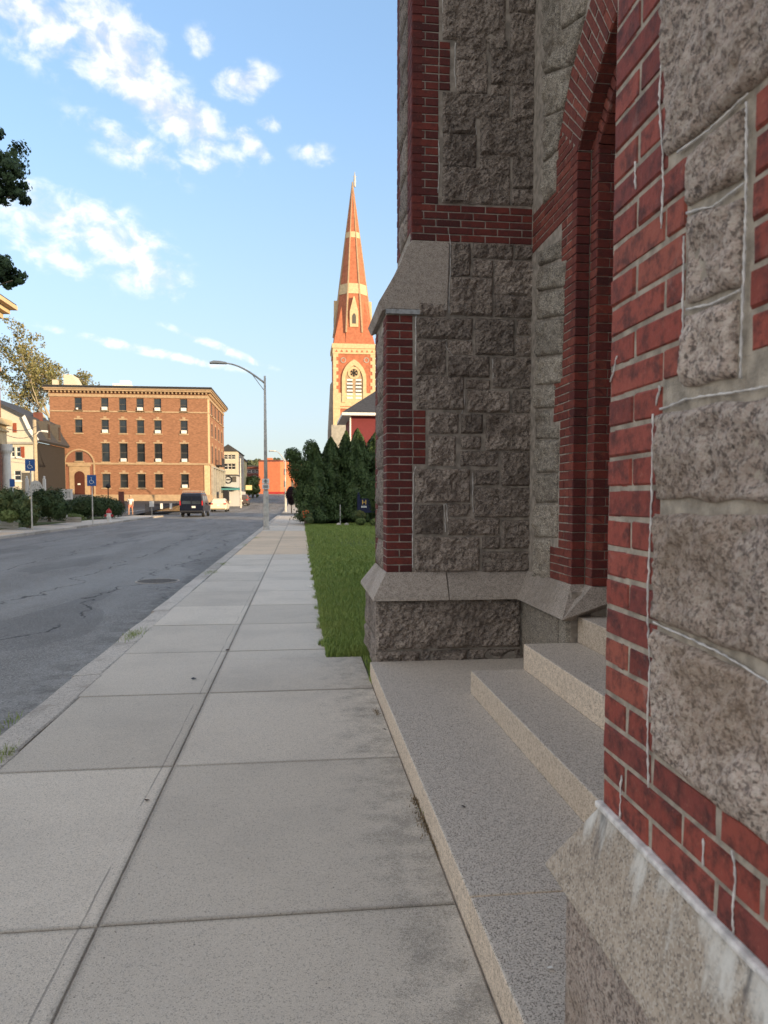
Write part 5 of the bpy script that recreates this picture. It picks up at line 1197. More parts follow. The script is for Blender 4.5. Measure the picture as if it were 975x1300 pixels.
# small posts
for (px, pyt, pyb, Y, lab) in ((132.5, 638, 652, 58, 'white bollard just left of the hydrant, by the hedge'), (147.5, 640, 653, 60, 'white bollard right of the hydrant at the lot entrance')):
    x = X_(px, Y); b = MB(); b.lathe((x, Y, 0), [(.10, 0), (.10, Z_(pyt, Y, px)-.08), (.06, Z_(pyt, Y, px))], 10); tag(b.build('bollard', 'white', loc=(x, Y, 0)), lab, 'bollard', 'white bollards at the lot entrance')
for (px, pyt, pyb, Y, lab) in ((137.5, 617, 640, 88, 'black globe lamp post in front of the brick block'),):
    x = X_(px, Y); z = Z_(pyt, Y, px); t = thing('lamp_post', lab, 'lamp post', (x, Y, .8)); b = MB(); b.tube([(x, Y, .7), (x, Y, z-.3)], .06, 7); b.build('post', 'darkmetal', t); b = MB(); b.lathe((x, Y, z-.3), [(.05, 0), (.3, .15), (.3, .35), (.1, .55), (.02, .62)], 10); b.build('lantern', 'darkmetal', t)
x = X_(154, 80); b = MB(); b.box(x-.25, x+.25, 79.8, 80.2, .45, Z_(624, 80, 154)); tag(b.build('stone_gatepost', 'darkbrick', loc=(x, 80, .5)), 'short dark brick post at the back of the parking lot', 'post')
c = atZ(193, 657, 0); t = thing('small_post_sign', 'low sign post with a small white plate beside the picket fence', 'sign', (c.x, c.y, 0)); b = MB(); b.tube([(c.x, c.y, 0), (c.x, c.y, 1.3)], .025, 6); b.build('post', 'metal', t); b = MB(); zq = Z_(641, c.y, 193); b.box(c.x-.18, c.x+.18, c.y-.04, c.y-.03, zq-.15, zq+.30); b.build('plate', 'white', t)
# picket fence
f0, f1 = Vector((X_(184, 66.5), 66.5, .05)), Vector((-13.6, 90, .75)); f1 = Vector((X_(228, 72), 72, .1))
FE = thing('picket_fence', 'black metal picket fence along the edge of the parking lot', 'fence', f0)
n = 44; zt_ = Z_(638, 66.5, 190)-.1
for k in range(n+1):
    p = f0.lerp(f1, k/n); b = MB(); b.box(p.x-.016, p.x+.016, p.y-.016, p.y+.016, -.05, zt_+ (.08 if k % 10 == 0 else 0)); b.build('picket', 'darkmetal', FE)
for z in (.2, zt_-.12): b = MB(); b.tube([(f0.x, f0.y, z), (f1.x, f1.y, z)], .035, 5); b.build('rail', 'darkmetal', FE)
for px in (205, 217): x = X_(px, 66); b = MB(); b.box(x-.1, x+.1, 65.9, 66.0, Z_(646, 66, px), Z_(639, 66, px)); tag(b.build('white_plate', 'white', loc=(x, 66, .8)), 'white plate on the picket fence, '+('left one' if px < 210 else 'right one next to the van'), 'sign')

# ------------------------------------------------------------------ person crossing the lot
c = Vector((X_(165.5, 66.5), 66.5, 0)); c.z = .05
def skin_mesh(name, verts, edges, rad, mat, parent, root=0, sub=1):
    me = bpy.data.meshes.new(name); me.from_pydata(verts, edges, []); o = bpy.data.objects.new(name, me); COL.objects.link(o); o.parent = parent
    md = o.modifiers.new('skin', 'SKIN'); md.use_smooth_shade = True
    for i, v in enumerate(me.skin_vertices[0].data): v.radius = (rad[i], rad[i]); v.use_root = (i == root)
    s = o.modifiers.new('sub', 'SUBSURF'); s.levels = sub; s.render_levels = sub; me.materials.append(M[mat]); return o
pe = thing('person', 'person in a loose white top and coral shorts walking across the parking lot', 'person', c)
V = [(0, 0, .92), (0, 0, 1.15), (0, 0, 1.38), (0, 0, 1.48), (0, -.01, 1.60), (0, -.01, 1.70)]; E_ = [(0, 1), (1, 2), (2, 3), (3, 4), (4, 5)]; Rr = [.13, .12, .12, .05, .085, .06]
def addc(base, pts, rs):
    p = base
    for q_, r in zip(pts, rs): V.append(q_); Rr.append(r); E_.append((p, len(V)-1)); p = len(V)-1
    return p
addc(0, [(-.09, 0, .86), (-.12, -.16, .50), (-.12, -.12, .08), (-.12, -.26, .04)], [.09, .06, .04, .03]); addc(0, [(.09, 0, .86), (.11, .14, .50), (.11, .30, .12), (.11, .20, .04)], [.09, .06, .04, .03])
for sg_, sw_ in ((-1, .12), (1, -.14)):
    e = addc(2, [(sg_*.18, 0, 1.38), (sg_*.23, sw_*.4, 1.12), (sg_*.24, sw_, .88), (sg_*.24, sw_*1.1, .82)], [.055, .042, .028, .03])
    for k in range(5): addc(e, [(sg_*(.24-.02*(k-2)*.6), sw_*1.2-.018*(k-2), .77-(.01 if k else -.02)), (sg_*.235, sw_*1.25-.02*(k-2), .735-(0.0 if k else -.03))], [.009, .008])
skin_mesh('body', V, E_, Rr, 'skin', pe)
skin_mesh('shirt', [(0, 0, .86), (0, 0, 1.05), (0, 0, 1.25), (0, 0, 1.40), (-.19, 0, 1.37), (-.235, .05, 1.14), (.19, 0, 1.37), (.235, -.06, 1.14)], [(0, 1), (1, 2), (2, 3), (3, 4), (4, 5), (3, 6), (6, 7)], [.17, .165, .16, .13, .075, .065, .075, .065], 'shirt', pe)
skin_mesh('shorts', [(0, 0, .88), (-.10, -.03, .78), (-.115, -.12, .58), (.10, .02, .78), (.11, .10, .58)], [(0, 1), (1, 2), (0, 3), (3, 4)], [.15, .105, .085, .105, .085], 'shorts', pe)
b = MB(); b.lathe((c.x, c.y+.01, c.z+1.60), [(.05, -.06), (.10, 0), (.105, .08), (.08, .14), (.02, .17)], 12); b.build('hair', 'hair', pe, smooth=True)

# ------------------------------------------------------------------ vehicles
def vehicle(name, label, pos_, L, Wd, Hh, kind, paint, rot=0.0):
    """rear faces -Y; pos is the rear centre on the road"""
    x, y, z = pos_; t = thing(name, label, 'van' if kind == 'van' else 'car', pos_)
    # stations along the length: (y, z bottom, z waist, z top, half width waist, half width top)
    if kind == 'van': st = [(0, .42, 1.05, Hh-.30, .96, .86), (.06, .34, 1.08, Hh-.10, .99, .86), (.5, .30, 1.1, Hh, 1.0, .86), (3.2, .30, 1.1, Hh, 1.0, .86), (3.9, .30, 1.08, Hh-.12, 1.0, .82), (4.6, .30, 1.05, 1.28, .99, .84), (5.4, .34, .98, 1.10, .95, .80), (5.55, .42, .85, .95, .88, .7)]
    elif kind == 'hatch': st = [(0, .38, .85, 1.0, .84, .74), (.10, .30, .92, 1.12, .90, .76), (.45, .26, .95, Hh-.12, .91, .68), (.9, .24, .95, Hh, .92, .66), (2.4, .24, .93, Hh-.03, .92, .66), (3.2, .24, .92, 1.02, .91, .74), (4.0, .28, .80, .90, .88, .72), (4.25, .36, .65, .72, .78, .6)]
    else: st = [(0, .42, .95, 1.15, .86, .76), (.10, .34, 1.0, 1.3, .92, .74), (.4, .30, 1.02, Hh-.08, .94, .70), (.9, .30, 1.02, Hh, .94, .69), (2.6, .30, 1.0, Hh-.03, .94, .69), (3.4, .30, 1.0, 1.1, .93, .78), (4.3, .32, .9, .98, .90, .74), (4.55, .4, .72, .8, .8, .62)]
    k = Wd/2/st[2][4]; v = []; ring = 12
    for (yy, zb, zw, zt, ww, wt) in st:
        ww *= k; wt *= k
        half = [(ww*.90, zb), (ww*.99, zb+.18), (ww, zw-.1), (ww*.985, zw), (wt, zt-.07), (wt*.86, zt)]
        for (a, c_) in half: v.append((x+a, y+yy, z+c_))
        for (a, c_) in reversed(half): v.append((x-a, y+yy, z+c_))
    f = [(i*ring+j, i*ring+(j+1) % ring, (i+1)*ring+(j+1) % ring, (i+1)*ring+j) for i in range(len(st)-1) for j in range(ring)]
    f += [tuple(reversed(range(ring))), tuple((len(st)-1)*ring+j for j in range(ring))]
    b = MB(); b.add(v, f); body = b.build('body', paint, t, recalc=True, bevel=.04)
    # rear window: follows the tail between waist and roof
    def tail(fu, fz):   # point on the tail surface; fu -1..1, fz 0 (waist)..1 (roof)
        if kind == 'van': yy = .0+.05*fz; zz_ = 1.12+(Hh-.34-1.12)*fz; w = (.94-.09*fz)*k
        elif kind == 'hatch': yy = .12+.38*fz; zz_ = 1.10+(Hh-.17-1.10)*fz; w = (.80-.10*fz)*k
        else: yy = .10+.28*fz; zz_ = 1.16+(Hh-.16-1.16)*fz; w = (.80-.09*fz)*k
        return Vector((x+fu*w, y+yy-.022, z+zz_))
    panes = [(-.86, -.04), (.04, .86)] if kind == 'van' else [(-.88, .88)]
    for (a, c_) in panes:
        b = MB(); q = [tail(a, .02), tail(c_, .02), tail(c_, .92), tail(a, .92)]; nb = Vector((0, .03, 0)); b.add(q+[p+nb for p in q], [(0, 1, 2, 3), (0, 4, 5, 1), (1, 5, 6, 2), (2, 6, 7, 3), (3, 7, 4, 0)]); b.build('rear_window', 'glass', t)
    # side windows
    zs0, zs1 = (1.15, Hh-.28) if kind == 'van' else (st[2][2]+.05, Hh-.16)
    yr = (.35, 1.6, 2.8, 3.7) if kind == 'van' else (.75, 1.75, 2.75)
    for sgn in (-1, 1):
        for a, c_ in zip(yr[:-1], yr[1:]):
            b = MB(); wl, wh = k*st[3][4]*.985+.006, k*(st[3][5]+.035)+.006; q = [(x+sgn*wl, y+a+.05, z+zs0), (x+sgn*wl, y+c_-.05, z+zs0), (x+sgn*wh, y+c_-.1, z+zs1), (x+sgn*wh, y+a+.08, z+zs1)]
            q2 = [(p[0]-sgn*.04, p[1], p[2]) for p in q]; b.add(q+q2, [(0, 1, 2, 3), (0, 4, 5, 1), (1, 5, 6, 2), (2, 6, 7, 3), (3, 7, 4, 0)]); b.build('side_window', 'glass', t, recalc=True)
    for sgn in (-1, 1):
        zl = (1.02, 1.42) if kind == 'van' else (.86, 1.02); w = Wd/2
        b = MB(); b.box(x+sgn*w*.97-(.10 if kind == 'van' else .30 if sgn > 0 else 0), x+sgn*w*.97+(.0 if kind == 'van' else 0 if sgn > 0 else .30), y-.02, y+.08, z+zl[0], z+zl[1]) if kind != 'van' else b.box(x+sgn*w*.93-.045, x+sgn*w*.93+.045, y-.03, y+.06, z+zl[0], z+zl[1]); b.build('tail_light', 'lightred', t)
        for yw in (L*.17+.1, L*.80):
            wh = MB(); r = .35; xx = x+sgn*(Wd/2-.13); n = 18
            wh.tube([(xx-.11, y+yw, z+r), (xx-.09, y+yw, z+r), (xx+.09, y+yw, z+r), (xx+.11, y+yw, z+r)], [r-.03, r, r, r-.03], n); wo = wh.build('wheel', 'rubber', t)
            h_ = MB(); h_.tube([(xx+sgn*.10, y+yw, z+r), (xx+sgn*.125, y+yw, z+r)], [.22, .19], 12); h_.build('rim', 'chrome', wo)
        b = MB(); b.box(x+sgn*(Wd/2+.14)-.10, x+sgn*(Wd/2+.14)+.10, y+L*.64, y+L*.64+.1, z+1.05, z+1.25); b.build('mirror', paint, t)
    b = MB(); b.box(x-Wd*.47, x+Wd*.47, y-.12, y+.1, z+.40, z+.58); b.build('bumper', 'darkmetal' if kind == 'van' else paint, t, bevel=.04)
    b = MB(); zp = .80 if kind == 'van' else .70; b.box(x-.16+(.2 if kind == 'van' else 0), x+.16+(.2 if kind == 'van' else 0), y-.03, y+.0, z+zp, z+zp+.16); b.build('license_plate', 'white', t)
    if kind == 'van':
        b = MB()
        for yy in (.6, 1.8, 3.0): b.tube([(x-.8, y+yy, z+Hh-.0), (x-.8, y+yy, z+Hh+.14), (x+.8, y+yy, z+Hh+.14), (x+.8, y+yy, z+Hh)], .022, 5)
        for sx in (-.7, .7): b.tube([(x+sx, y+.5, z+Hh+.15), (x+sx, y+3.1, z+Hh+.15)], .018, 5)
        b.build('roof_rack', 'metal', t)
        b = MB(); b.box(x-.008, x+.008, y-.012, y+.01, z+.62, z+Hh-.3); b.build('door_seam', 'rubber', t)
    return t
p = atZ(243, 656.5, -.12); vehicle('parked_van', 'dark navy van with roof rack parked at the left kerb, rear doors towards us', (p.x, p.y, -.12), 5.5, 2.02, 2.12, 'van', 'carnavy')
Yc = 86; vehicle('parked_car', 'white hatchback with golden sunlight tinted into its paint, parked just beyond the dark van', (X_(278, Yc)-.1, Yc, G(Yc)-.12), 4.25, 1.85, 1.58, 'hatch', 'carwhite_sun')
Yc = 113; vehicle('parked_car', 'grey brown SUV on the rise beyond the white hatchback', (X_(307, Yc), Yc, G(Yc)-.12), 4.5, 1.9, 1.72, 'suv', 'carbrown')

# ------------------------------------------------------------------ far street
def simple_building(name, label, x0, x1, y0, y1, z0, z1, mat, wins_front=(), wins_side=(), roof='slate', frame='white', sidem=None, gable=False, cat='building'):
    t = thing(name, label, cat, ((x0+x1)/2, y0, z0)); b = MB(); wall_holes(b, frY(y0), x0, x1, z0, z1, list(wins_front), .12)
    sX = frP(x1) if x1 < -3 else frX(x0)
    ws = [(-w[1], -w[0], w[2], w[3]) if x1 >= -3 else w for w in wins_side]
    a, c_ = (y0, y1) if x1 < -3 else (-y1, -y0); wall_holes(b, sX, a, c_, z0, z1, ws, .12)
    b.add([(x0, y1, z0), (x1, y1, z0), (x1, y1, z1), (x0, y1, z1)], [(0, 3, 2, 1)]); xo = x0 if x1 < -3 else x1; b.add([(xo, y0, z0), (xo, y1, z0), (xo, y1, z1), (xo, y0, z1)], [(0, 3, 2, 1)])
    b.build('wall', mat, t)
    for w in wins_front: window(t, frY(y0), w, .12, frame=frame, sill=None)
    for w in ws: window(t, sX, w, .12, frame=frame, sill=None)
    b = MB()
    if gable: b.prism([(x0-.3, z1), (x1+.3, z1), ((x0+x1)/2, z1+gable)], frY(y0), -(y1-y0), .2)
    else: b.box(x0-.2, x1+.2, y0-.2, y1+.2, z1, z1+.3)
    b.build('roof', roof, t); return t
# cream three-storey house with the round sign
Yh = 126; xa_, xb_ = X_(279, Yh), X_(302, Yh); zb = G(Yh)-.3; zt_ = Z_(573, Yh, 290)
wf = []
for px in (287.3, 292.5, 296.8):
    for (ya, yb) in ((577, 583), (588, 596)): xx = X_(px, Yh); wf.append((xx-.34, xx+.34, Z_(yb, Yh, px), Z_(ya, Yh, px)))
CHs = simple_building('cream_house', 'cream three-storey house with dark windows beyond the brick block', xa_, xb_, Yh, 140, zb, zt_, 'cream', wf, [(y-.5, y+.5, zt_-3.4, zt_-1.6) for y in (129, 133, 137)], gable=1.2, cat='house')
b = MB(); b.box(X_(286, 118)-1, X_(301, 118), 118, 124, G(118), Z_(604, 118, 290)); ft = thing('shop_annex', 'low pale grey shop annex with a round black and white emblem', 'building', (X_(293, 118), 118, G(118))); b.build('wall', 'palegrey', ft)
b = MB(); b.box(X_(286, 118)-1.1, X_(301, 118)+.1, 117.9, 124.1, Z_(604, 118, 290), Z_(604, 118, 290)+.2); b.build('roof', 'slate', ft)
cc = atY(290, 609, 117.95); b = MB(); b.band([(cc.x+.62*math.cos(a), cc.z+.62*math.sin(a)) for a in [2*math.pi*k/20 for k in range(20)]], [(cc.x+.45*math.cos(a), cc.z+.45*math.sin(a)) for a in [2*math.pi*k/20 for k in range(20)]], frY(117.95), 0, .06, closed=True); b.prism(rect(cc.x-.3, cc.x+.3, cc.z-.08, cc.z+.10), frY(117.95), 0, .06); b.build('emblem', 'darkmetal', ft, recalc=True)
for px in (296.5, 299): xx = X_(px, 118); b = MB(); b.box(xx-.16, xx+.16, 117.93, 117.99, Z_(612, 118, px), Z_(604.8, 118, px)); w = b.build('window', 'sash', ft)
aw = thing('teal_awning', 'teal awning and hoarding along the shop fronts on the left', 'awning', (X_(296, 108), 108, G(108)))
b = MB(); xq = X_(297, 110); b.add([(xq-2.6, 110, Z_(617, 110, 290)), (xq+.9, 110, Z_(620, 110, 290)), (xq+.9, 122, Z_(620, 122, 290)), (xq-2.6, 122, Z_(617, 122, 290))], [(0, 1, 2, 3)]); b.box(xq-2.6, xq+.9, 110, 110.1, Z_(622, 110, 290), Z_(620, 110, 290)); b.build('canopy', 'teal', aw)
b = MB(); b.box(xq-1.0, xq+.9, 111, 121, G(115)-.2, Z_(624, 116, 290)); b.build('hoarding', 'palegrey', aw)
b = MB(); x = X_(287, 104); b.box(x-.35, x+.35, 104, 105, G(104)-.1, Z_(622, 104, 287)); t = tag(b.build('dark_cabinet', 'darkmetal', loc=(x, 104, G(104))), 'tall dark cabinet standing at the street end of the brick block', 'cabinet')
Yh = 140; xa_, xb_ = X_(297, Yh), X_(308, Yh)
wf = []
for px in (303.5, 306.0):
    for (ya, yb) in ((590, 596), (603, 609)): xx = X_(px, Yh); wf.append((xx-.22, xx+.22, Z_(yb, Yh, px), Z_(ya, Yh, px)))
simple_building('yellow_house', 'narrow pale yellow house glowing in the sun beside the cream house', xa_, xb_, Yh, 152, G(Yh)-.3, Z_(583, Yh, 303), 'paleyellow', wf, [(y-.5, y+.5, Z_(600, 146, 310), Z_(592, 146, 310)) for y in (142.5, 146, 149.5)], cat='house')
c = Vector((X_(305.5, 100), 100, G(100))); t = thing('far_pole', 'slim grey pole in front of the yellow house', 'pole', c); b = MB(); b.tube([c, (c.x, 100, Z_(582, 100, 305))], [.12, .08], 8); b.build('shaft', 'metal', t)
c = Vector((X_(316, 120), 120, G(120))); b = MB(); b.box(c.x-.5, c.x+.5, 120, 120.1, Z_(622, 120, 316), Z_(616, 120, 316)); tag(b.build('hanging_sign', 'paleyellow', loc=c), 'small pale yellow sign panel below the yellow house', 'sign')
simple_building('dark_brick_building', 'dark red brick building with pale windows left of the orange building', X_(313, 182), X_(329.5, 182), 182, 196, G(182)-2, Z_(592.5, 182, 320), 'darkbrick',
                [(X_(px, 182)-.55, X_(px, 182)+.55, Z_(yb, 182, px), Z_(ya, 182, px)) for px in (317, 322, 326.5) for ya, yb in ((596, 600.5), (605, 610))], [], frame='white')
xa_, xb_, xc_ = X_(328.5, 165), X_(356, 165), 0
ob = thing('orange_brick_building', 'bright orange brick building closing the view at the end of the street', 'building', (xa_, 165, G(165)))
zt_ = Z_(586, 165, 340); b = MB(); ang = Vector((1, .55, 0)).normalized(); A = Vector((xa_, 166, 0)); B_ = Vector((xb_, 165, 0)); C_ = B_+Vector((.62, .78, 0))*12.; D_ = A+Vector((.2, 1, 0))*14; z0 = G(165)-2.5
P4 = [A, B_, C_, D_]; b.add([(p.x, p.y, z0) for p in P4]+[(p.x, p.y, zt_) for p in P4], [(0, 1, 5, 4), (1, 2, 6, 5), (2, 3, 7, 6), (3, 0, 4, 7), (4, 5, 6, 7)]); b.build('wall', 'orangebrick', ob)
b = MB(); b.add([(p.x, p.y, zt_+.003) for p in P4]+[(p.x, p.y, zt_+.4) for p in P4], [(0, 1, 5, 4), (1, 2, 6, 5), (2, 3, 7, 6), (3, 0, 4, 7), (4, 5, 6, 7)]); b.build('parapet', 'darkbrick', ob)
U = (C_-B_).normalized(); Nn = Vector((U.y, -U.x, 0)); fr = (B_.copy(), U, ZU, Nn)
for s in (1.6, 4.2, 6.8, 9.4):
    for z in (zt_-2.2, zt_-4.9): b = MB(); b.prism(rect(s-.45, s+.45, z-.7, z+.7), fr, -.1, .03); b.build('window', 'sash', ob)
b = MB(); U2 = (B_-A).normalized(); fr2 = (A.copy(), U2, ZU, Vector((U2.y, -U2.x, 0))); b.prism(rect(2.0, 8.9, z0, Z_(624.5, 165, 345)), fr2, 0, .25); b.build('shop_front', 'redpaint', ob)
for s in (3, 5, 7): b = MB(); b.prism(rect(s-.6, s+.6, Z_(633, 165, 345), Z_(627, 165, 345)), fr2, .25, .3); b.build('shop_window', 'limestone', ob)
b = MB(); b.box(X_(336, 172), X_(346, 172), 172, 176, zt_, zt_+1.2); b.build('roof_house', 'orangebrick', ob)
# trees along the far street and on the skyline
def tree(name, label, lobes, n, size, mat, clump, z0, seed, cat='tree', group=None):
    c = lobes[0]; t = thing(name, label, cat, (c[0], c[1], z0), group); P, N = blob_pts(lobes, n, seed, clump=clump, cr=.3); leaves('crown', P, N, size, mat, t, seed, asp=.7)
    P, N = blob_pts([(l[0], l[1], l[2], l[3]*.75, l[4]*.75, l[5]*.75) for l in lobes], n//5, seed+2, .7); leaves('inner_crown', P, N, size*2, mat, t, seed, asp=.9)
    b = MB(); b.tube([(c[0], c[1], z0-.3), (c[0], c[1], c[2])], [.25, .1], 7); b.build('trunk', 'bark', t); return t
tree('street_tree', 'light green leafy tree in front of the dark brick building', [L_(321, 612, 150, 1.4, 1.5, 1.7), L_(318, 620, 148, 1.2, 1.3, 1.5), L_(325, 622, 150, 1.1, 1.2, 1.2)], 4000, .3, 'shrub_y', 60, G(150), 61)
tree('skyline_tree', 'rounded tree crown on the skyline left of the lamp pole', [L_(318, 590, 300, 2.6, 2, 2.0), L_(326, 590, 305, 2.6, 2, 2.4)], 1800, .8, 'hillwood', 40, 4, 62, group='trees on the skyline')
tree('skyline_tree', 'rounded tree crown on the skyline right of the lamp pole', [L_(349, 589, 300, 2.6, 2, 2.6), L_(356, 592, 300, 1.6, 2, 1.6)], 1500, .8, 'hillwood', 40, 4, 63, group='trees on the skyline')
b = MB(); v = []; n = 40
for k in range(n+1):
    x = -400+800*k/n; v += [(x, 420, 2), (x, 420+30, 9+4*noise.noise(Vector((k*.3, 0, 0)))), (x, 620, 16+6*noise.noise(Vector((k*.21, 3, 0))))]
b.add(v, [(3*k+i, 3*k+3+i, 3*k+4+i, 3*k+1+i) for k in range(n) for i in (0, 1)]); struct(b.build('hills', 'hillwood'))

# ------------------------------------------------------------------ red house and the spired church
Yr = 58.0
RH = thing('red_house', 'dark red clapboard house with a grey hip roof and white eaves behind the arborvitae', 'house', (8, Yr, 0))
xl = X_(446, Yr); ze = Z_(526.5, Yr, 450); XR = 12.5; y2 = 64.5
b = MB(); b.box(xl, XR, Yr, y2, 0, ze-.05); b.build('wall', 'redsiding', RH)
b = MB(); z = .3
while z < ze-.2: b.box(xl-.025, XR, Yr-.025, Yr-.004, z, z+.125); b.box(xl-.025, xl-.004, Yr, y2, z, z+.125); z += .15
b.build('clapboards', 'redsiding', RH, kind='stuff')
ov = .75; e0, e1, g0, g1 = xl-ov, XR+ov, Yr-ov, y2+ov; hr = 2.9; rx0, rx1 = e0+3.9, e1-3.9; ry = (g0+g1)/2
b = MB(); b.add([(e0, g0, ze+.1), (e1, g0, ze+.1), (e1, g1, ze+.1), (e0, g1, ze+.1), (rx0, ry, ze+hr), (rx1, ry, ze+hr)], [(0, 1, 5, 4), (1, 2, 5), (2, 3, 4, 5), (3, 0, 4), (0, 3, 2, 1)]); b.build('roof', 'slate', RH)
b = MB(); b.box(e0, e1, g0, g0+.08, ze-.12, ze+.095); b.box(e0, e0+.08, g0+.08, g1, ze-.12, ze+.095); b.box(e0+.08, e1, g0+.08, g1, ze-.10, ze-.05); b.build('eaves', 'white', RH)
b = MB(); b.tube([(xl-.08, Yr-.1, 0), (xl-.08, Yr-.1, ze-.1)], .07, 8); b.build('downpipe', 'white', RH)
b = MB(); b.box(xl-.045, xl+.0, 61, 62.2, 5, 7); b.build('window', 'sash', RH)

Ys = 115.0; W_ = lambda px, py: atY(px, py, Ys)
tl, tr = W_(423.5, 460).x, W_(476, 460).x; TW = tr-tl; tc = (tl+tr)/2; tcy = Ys+TW/2
SC = thing('spired_church', 'tall brick church tower with yellow stone trim and an octagonal banded spire', 'church', (tc, tcy, 0))
zt_ = W_(450, 438).z
b = MB(); b.box(tl+.0, tr, Ys, Ys+TW, -.3, zt_); b.build('tower', 'spirebrick', SC)
fT = frY(Ys); zc2 = W_(450, 449.5).z
# corner stones toothed, corbel course, base band
b = MB(); sgn = 0; z = W_(450, 499).z
while z < zc2-.05:
    w = .42 if sgn % 2 else .72; h = .55
    for (u0, u1) in ((tl-.06, tl+w), (tr-w, tr+.06)): b.prism(rect(u0, u1, z, min(z+h, zc2)), fT, -.3, .08)
    b.box(tl-.08, tl, Ys+.3, Ys+w, z, min(z+h, zc2)); z += h; sgn += 1
b.build('corner_stones', 'yellowstone', SC)
b = MB(); b.prism(rect(tl-.1, tr+.1, W_(450, 516).z, W_(450, 499).z), fT, -.02, .07); b.prism(rect(tl-.1, tl+1.0, 2, W_(450, 516).z), fT, -.02, .10); b.prism(rect(tr-1.0, tr+.1, 2, W_(450, 516).z), fT, -.02, .10); b.prism(rect(tl-.12, tr+.12, W_(450, 519).z, W_(450, 517).z), fT, 0, .15); b.build('stone_band', 'yellowstone', SC)
b = MB(); b.box(tl-.25, tr+.25, Ys-.25, Ys+TW+.25, zt_-.55, zt_+.15); b.box(tl-.12, tr+.12, Ys-.12, Ys+TW+.12, zc2, zt_-.552); b.build('cornice', 'yellowstone', SC)
b = MB()
for k in range(8):
    u = tl+.45+(TW-.9)*k/7; b.prism([(u-.22, zc2+.25), (u+.22, zc2+.25), (u, zc2+.65)], fT, .10, .14)
b.build('corbel_arches', 'spirebrick', SC, kind='stuff')
for px in (435.8, 465.2): c = W_(px, 457.3); b = MB(); b.band([(c.x+.42*math.cos(a), c.z+.42*math.sin(a)) for a in [2*math.pi*k/16 for k in range(16)]], [(c.x+.30*math.cos(a), c.z+.30*math.sin(a)) for a in [2*math.pi*k/16 for k in range(16)]], fT, -.02, .06, closed=True); b.build('roundel', 'greystone', SC, recalc=True)
def pointed(xc, hw, z0, zs, za, n=10):
    """pointed arch outline, right foot -> apex -> left foot"""
    rr_ = (hw*hw+(za-zs)**2)/(2*hw); P = [(xc+hw, z0)]; a1 = math.asin(min(1, (za-zs)/rr_))
    P += [(xc+hw-rr_+rr_*math.cos(a1*k/n), zs+rr_*math.sin(a1*k/n)) for k in range(n+1)]; P += [(2*xc-p[0], p[1]) for p in reversed(P[:-1])]; return P
xm = W_(449.5, 480).x; ow = (W_(465, 480).x-W_(434, 480).x)/2; iw = ow*.72
z0_, zs_, za_ = W_(450, 511).z, W_(450, 482).z, W_(450, 456.5).z; zai = W_(450, 464).z
b = MB(); b.band(pointed(xm, ow, z0_, zs_, za_), pointed(xm, iw, z0_, zs_, zai), fT, -.02, .22); b.build('window_surround', 'yellowstone', SC, recalc=True)
b = MB(); b.prism(pointed(xm, iw, z0_, zs_, zai), fT, -.02, .04); b.build('tracery_panel', 'limestone', SC)
for sx in (-1, 1):
    xc = xm+sx*iw*.50; b = MB(); b.prism(pointed(xc, iw*.34, W_(450, 508).z, W_(450, 487).z, W_(450, 482.5).z, 5), fT, .03, .06); lw = b.build('louvre_window', 'sash', SC)
    for k in range(6): z = W_(450, 508).z+.2+k*.55; b = MB(); b.prism(rect(xc-iw*.33, xc+iw*.33, z, z+.28), fT, .06, .12); b.build('louvre', 'white', lw)
c = W_(449.3, 473.5); b = MB(); b.band([(c.x+.95*math.cos(a), c.z+.95*math.sin(a)) for a in [2*math.pi*k/20 for k in range(20)]], [(c.x+.62*math.cos(a), c.z+.62*math.sin(a)) for a in [2*math.pi*k/20 for k in range(20)]], fT, .04, .14, closed=True); b.build('rose_ring', 'yellowstone', SC, recalc=True)
b = MB()
for k in range(6): a = R(90+60*k); d = (math.cos(a), math.sin(a)); s_ = (-d[1], d[0]); b.prism([(c.x+d[0]*.05-s_[0]*.06, c.z+d[1]*.05-s_[1]*.06), (c.x+d[0]*.55-s_[0]*.13, c.z+d[1]*.55-s_[1]*.13), (c.x+d[0]*.55+s_[0]*.13, c.z+d[1]*.55+s_[1]*.13), (c.x+d[0]*.05+s_[0]*.06, c.z+d[1]*.05+s_[1]*.06)], fT, .04, .10)
b.build('rose_petals', 'rubber', SC, recalc=True)
# spire
tip = atY(450.3, 229, tcy); zb_ = zt_+.12; HS = tip.z-zb_; ap = TW/2
def octr(z, k=1.0): r = ap*(1-(z-zb_)/HS)/math.cos(R(22.5))*k; return [(tc+r*math.cos(R(22.5+45*i)), tcy+r*math.sin(R(22.5+45*i)), z) for i in range(8)]
b = MB(); zs2 = [zb_, zb_+HS*.25, zb_+HS*.5, zb_+HS*.75, zb_+HS*.992]; rings = [octr(z) for z in zs2]; v = [p for r in rings for p in r]
f = [(i*8+j, i*8+(j+1) % 8, (i+1)*8+(j+1) % 8, (i+1)*8+j) for i in range(4) for j in range(8)]+[tuple(32+j for j in range(8))]; b.add(v, f)
for (sx, sy) in ((1, 1), (1, -1), (-1, 1), (-1, -1)):   # broaches over the tower corners
    cxn, cyn = tc+sx*ap, tcy+sy*ap; q = ap*math.tan(R(22.5)); top = (tc+sx*ap*.52, tcy+sy*ap*.52, zb_+HS*.27)
    b.add([(cxn, cyn, zb_), (tc+sx*q, cyn, zb_), (cxn, tcy+sy*q, zb_), top], [(0, 1, 3), (0, 3, 2)])
b.build('spire', 'spirebrick', SC, recalc=True)
b = MB()
for i in range(8):
    p = [octr(zb_+HS*t, 1.01)[i] for t in (.07, .3, .6, .99)]; b.tube(p, [.17, .15, .12, .05], 5)
b.build('rib', 'limestone', SC)
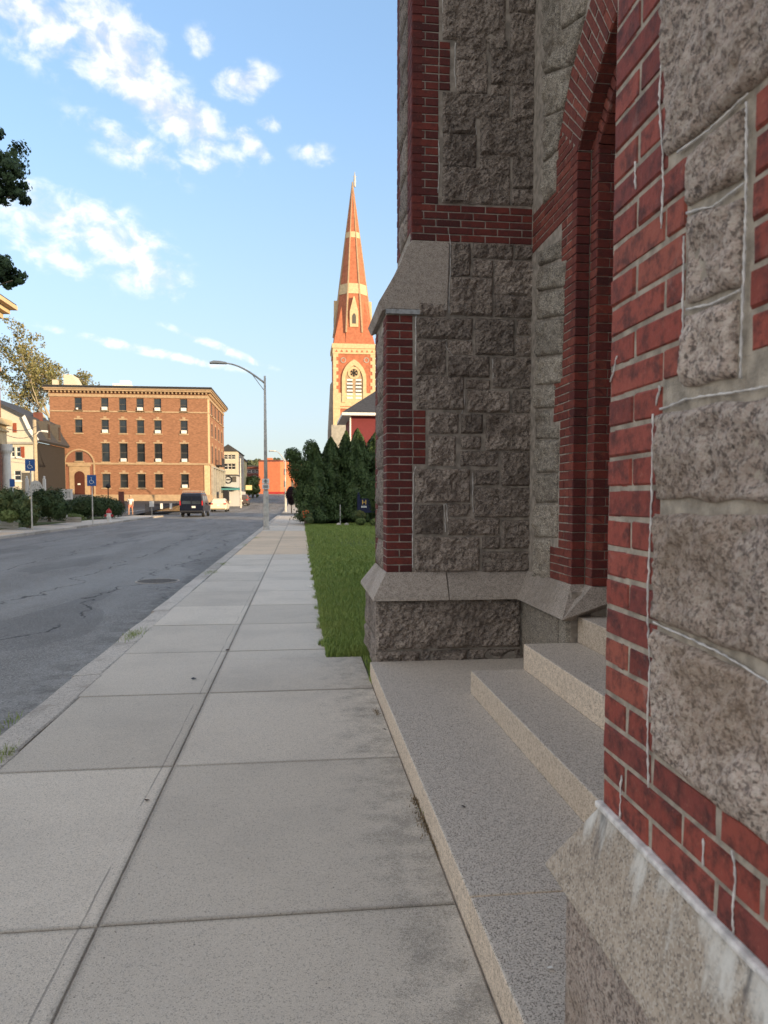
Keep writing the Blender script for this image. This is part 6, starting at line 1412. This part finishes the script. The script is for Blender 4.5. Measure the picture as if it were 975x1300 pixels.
for (ya, yb) in ((377.5, 364.5), (304.5, 297)):
    za2, zb2 = atY(450, ya, tcy).z, atY(450, yb, tcy).z; A = octr(za2, 1.035); B2 = octr(zb2, 1.045); b = MB(); b.add(A+B2, [(j, (j+1) % 8, 8+(j+1) % 8, 8+j) for j in range(8)]+[tuple(range(8, 16))]); b.build('spire_band', 'yellowstone', SC, recalc=True)
b = MB(); b.tube([(tip.x, tcy, tip.z-1.0), (tip.x, tcy, tip.z), (tip.x, tcy, tip.z+1.3)], [.16, .22, .03], 8); b.tube([(tip.x-.35, tcy, tip.z+.6), (tip.x+.35, tcy, tip.z+.6)], .04, 5); b.build('finial', 'metal', SC)
# lucarnes
for (dx, dy) in ((0, -1), (-1, 0), (1, 0)):
    N = Vector((dx, dy, 0)); U = Vector((-dy, dx, 0)); zl0, zl1, zl2 = atY(450, 416, tcy-ap*.75).z, atY(450, 396, tcy-ap*.8).z, atY(450, 377, tcy-ap*.8).z
    O = Vector((tc, tcy, 0)); fr = (O, U, ZU, N); h0 = ap*(1-(zl0-zb_)/HS); hw = .66
    b = MB(); b.prism([(-hw, zl0), (hw, zl0), (hw, zl1), (.08, zl2), (-.08, zl2), (-hw, zl1)], fr, h0-1.3, h0+.12); lu = b.build('lucarne', 'yellowstone', SC, recalc=True)
    b = MB(); b.prism(pointed(0, .30, zl0+.5, zl0+1.5, zl0+2.1, 4), fr, h0+.10, h0+.16); b.build('opening', 'sash', lu)
# nave behind the tower
b = MB(); b.box(tl+.3, tr+10, Ys+TW+.3, Ys+20, -.3, 13); b.box(tl+.6, tl+.9, Ys+2, Ys+6, -.3, 16); b.build('nave', 'spirebrick', SC)
b = MB(); b.prism([(tl-.2, 13), (tr+10.5, 13), ((tl+tr+10)/2, 19)], frY(Ys+TW+.3), -14, 0); b.build('nave_roof', 'slate', SC)
b = MB(); b.prism([(tl-1.1, -.3), (tl, -.3), (tl, 20), (tl-.5, 19.2), (tl-.9, 12)], frY(Ys+.6), -1.0, 0); b.build('tower_buttress', 'greystone', SC)
b = MB(); b.box(tl-.4, tr+.4, Ys-.45, Ys-.1, -.3, W_(450, 540).z); b.build('tower_base', 'greystone', SC)
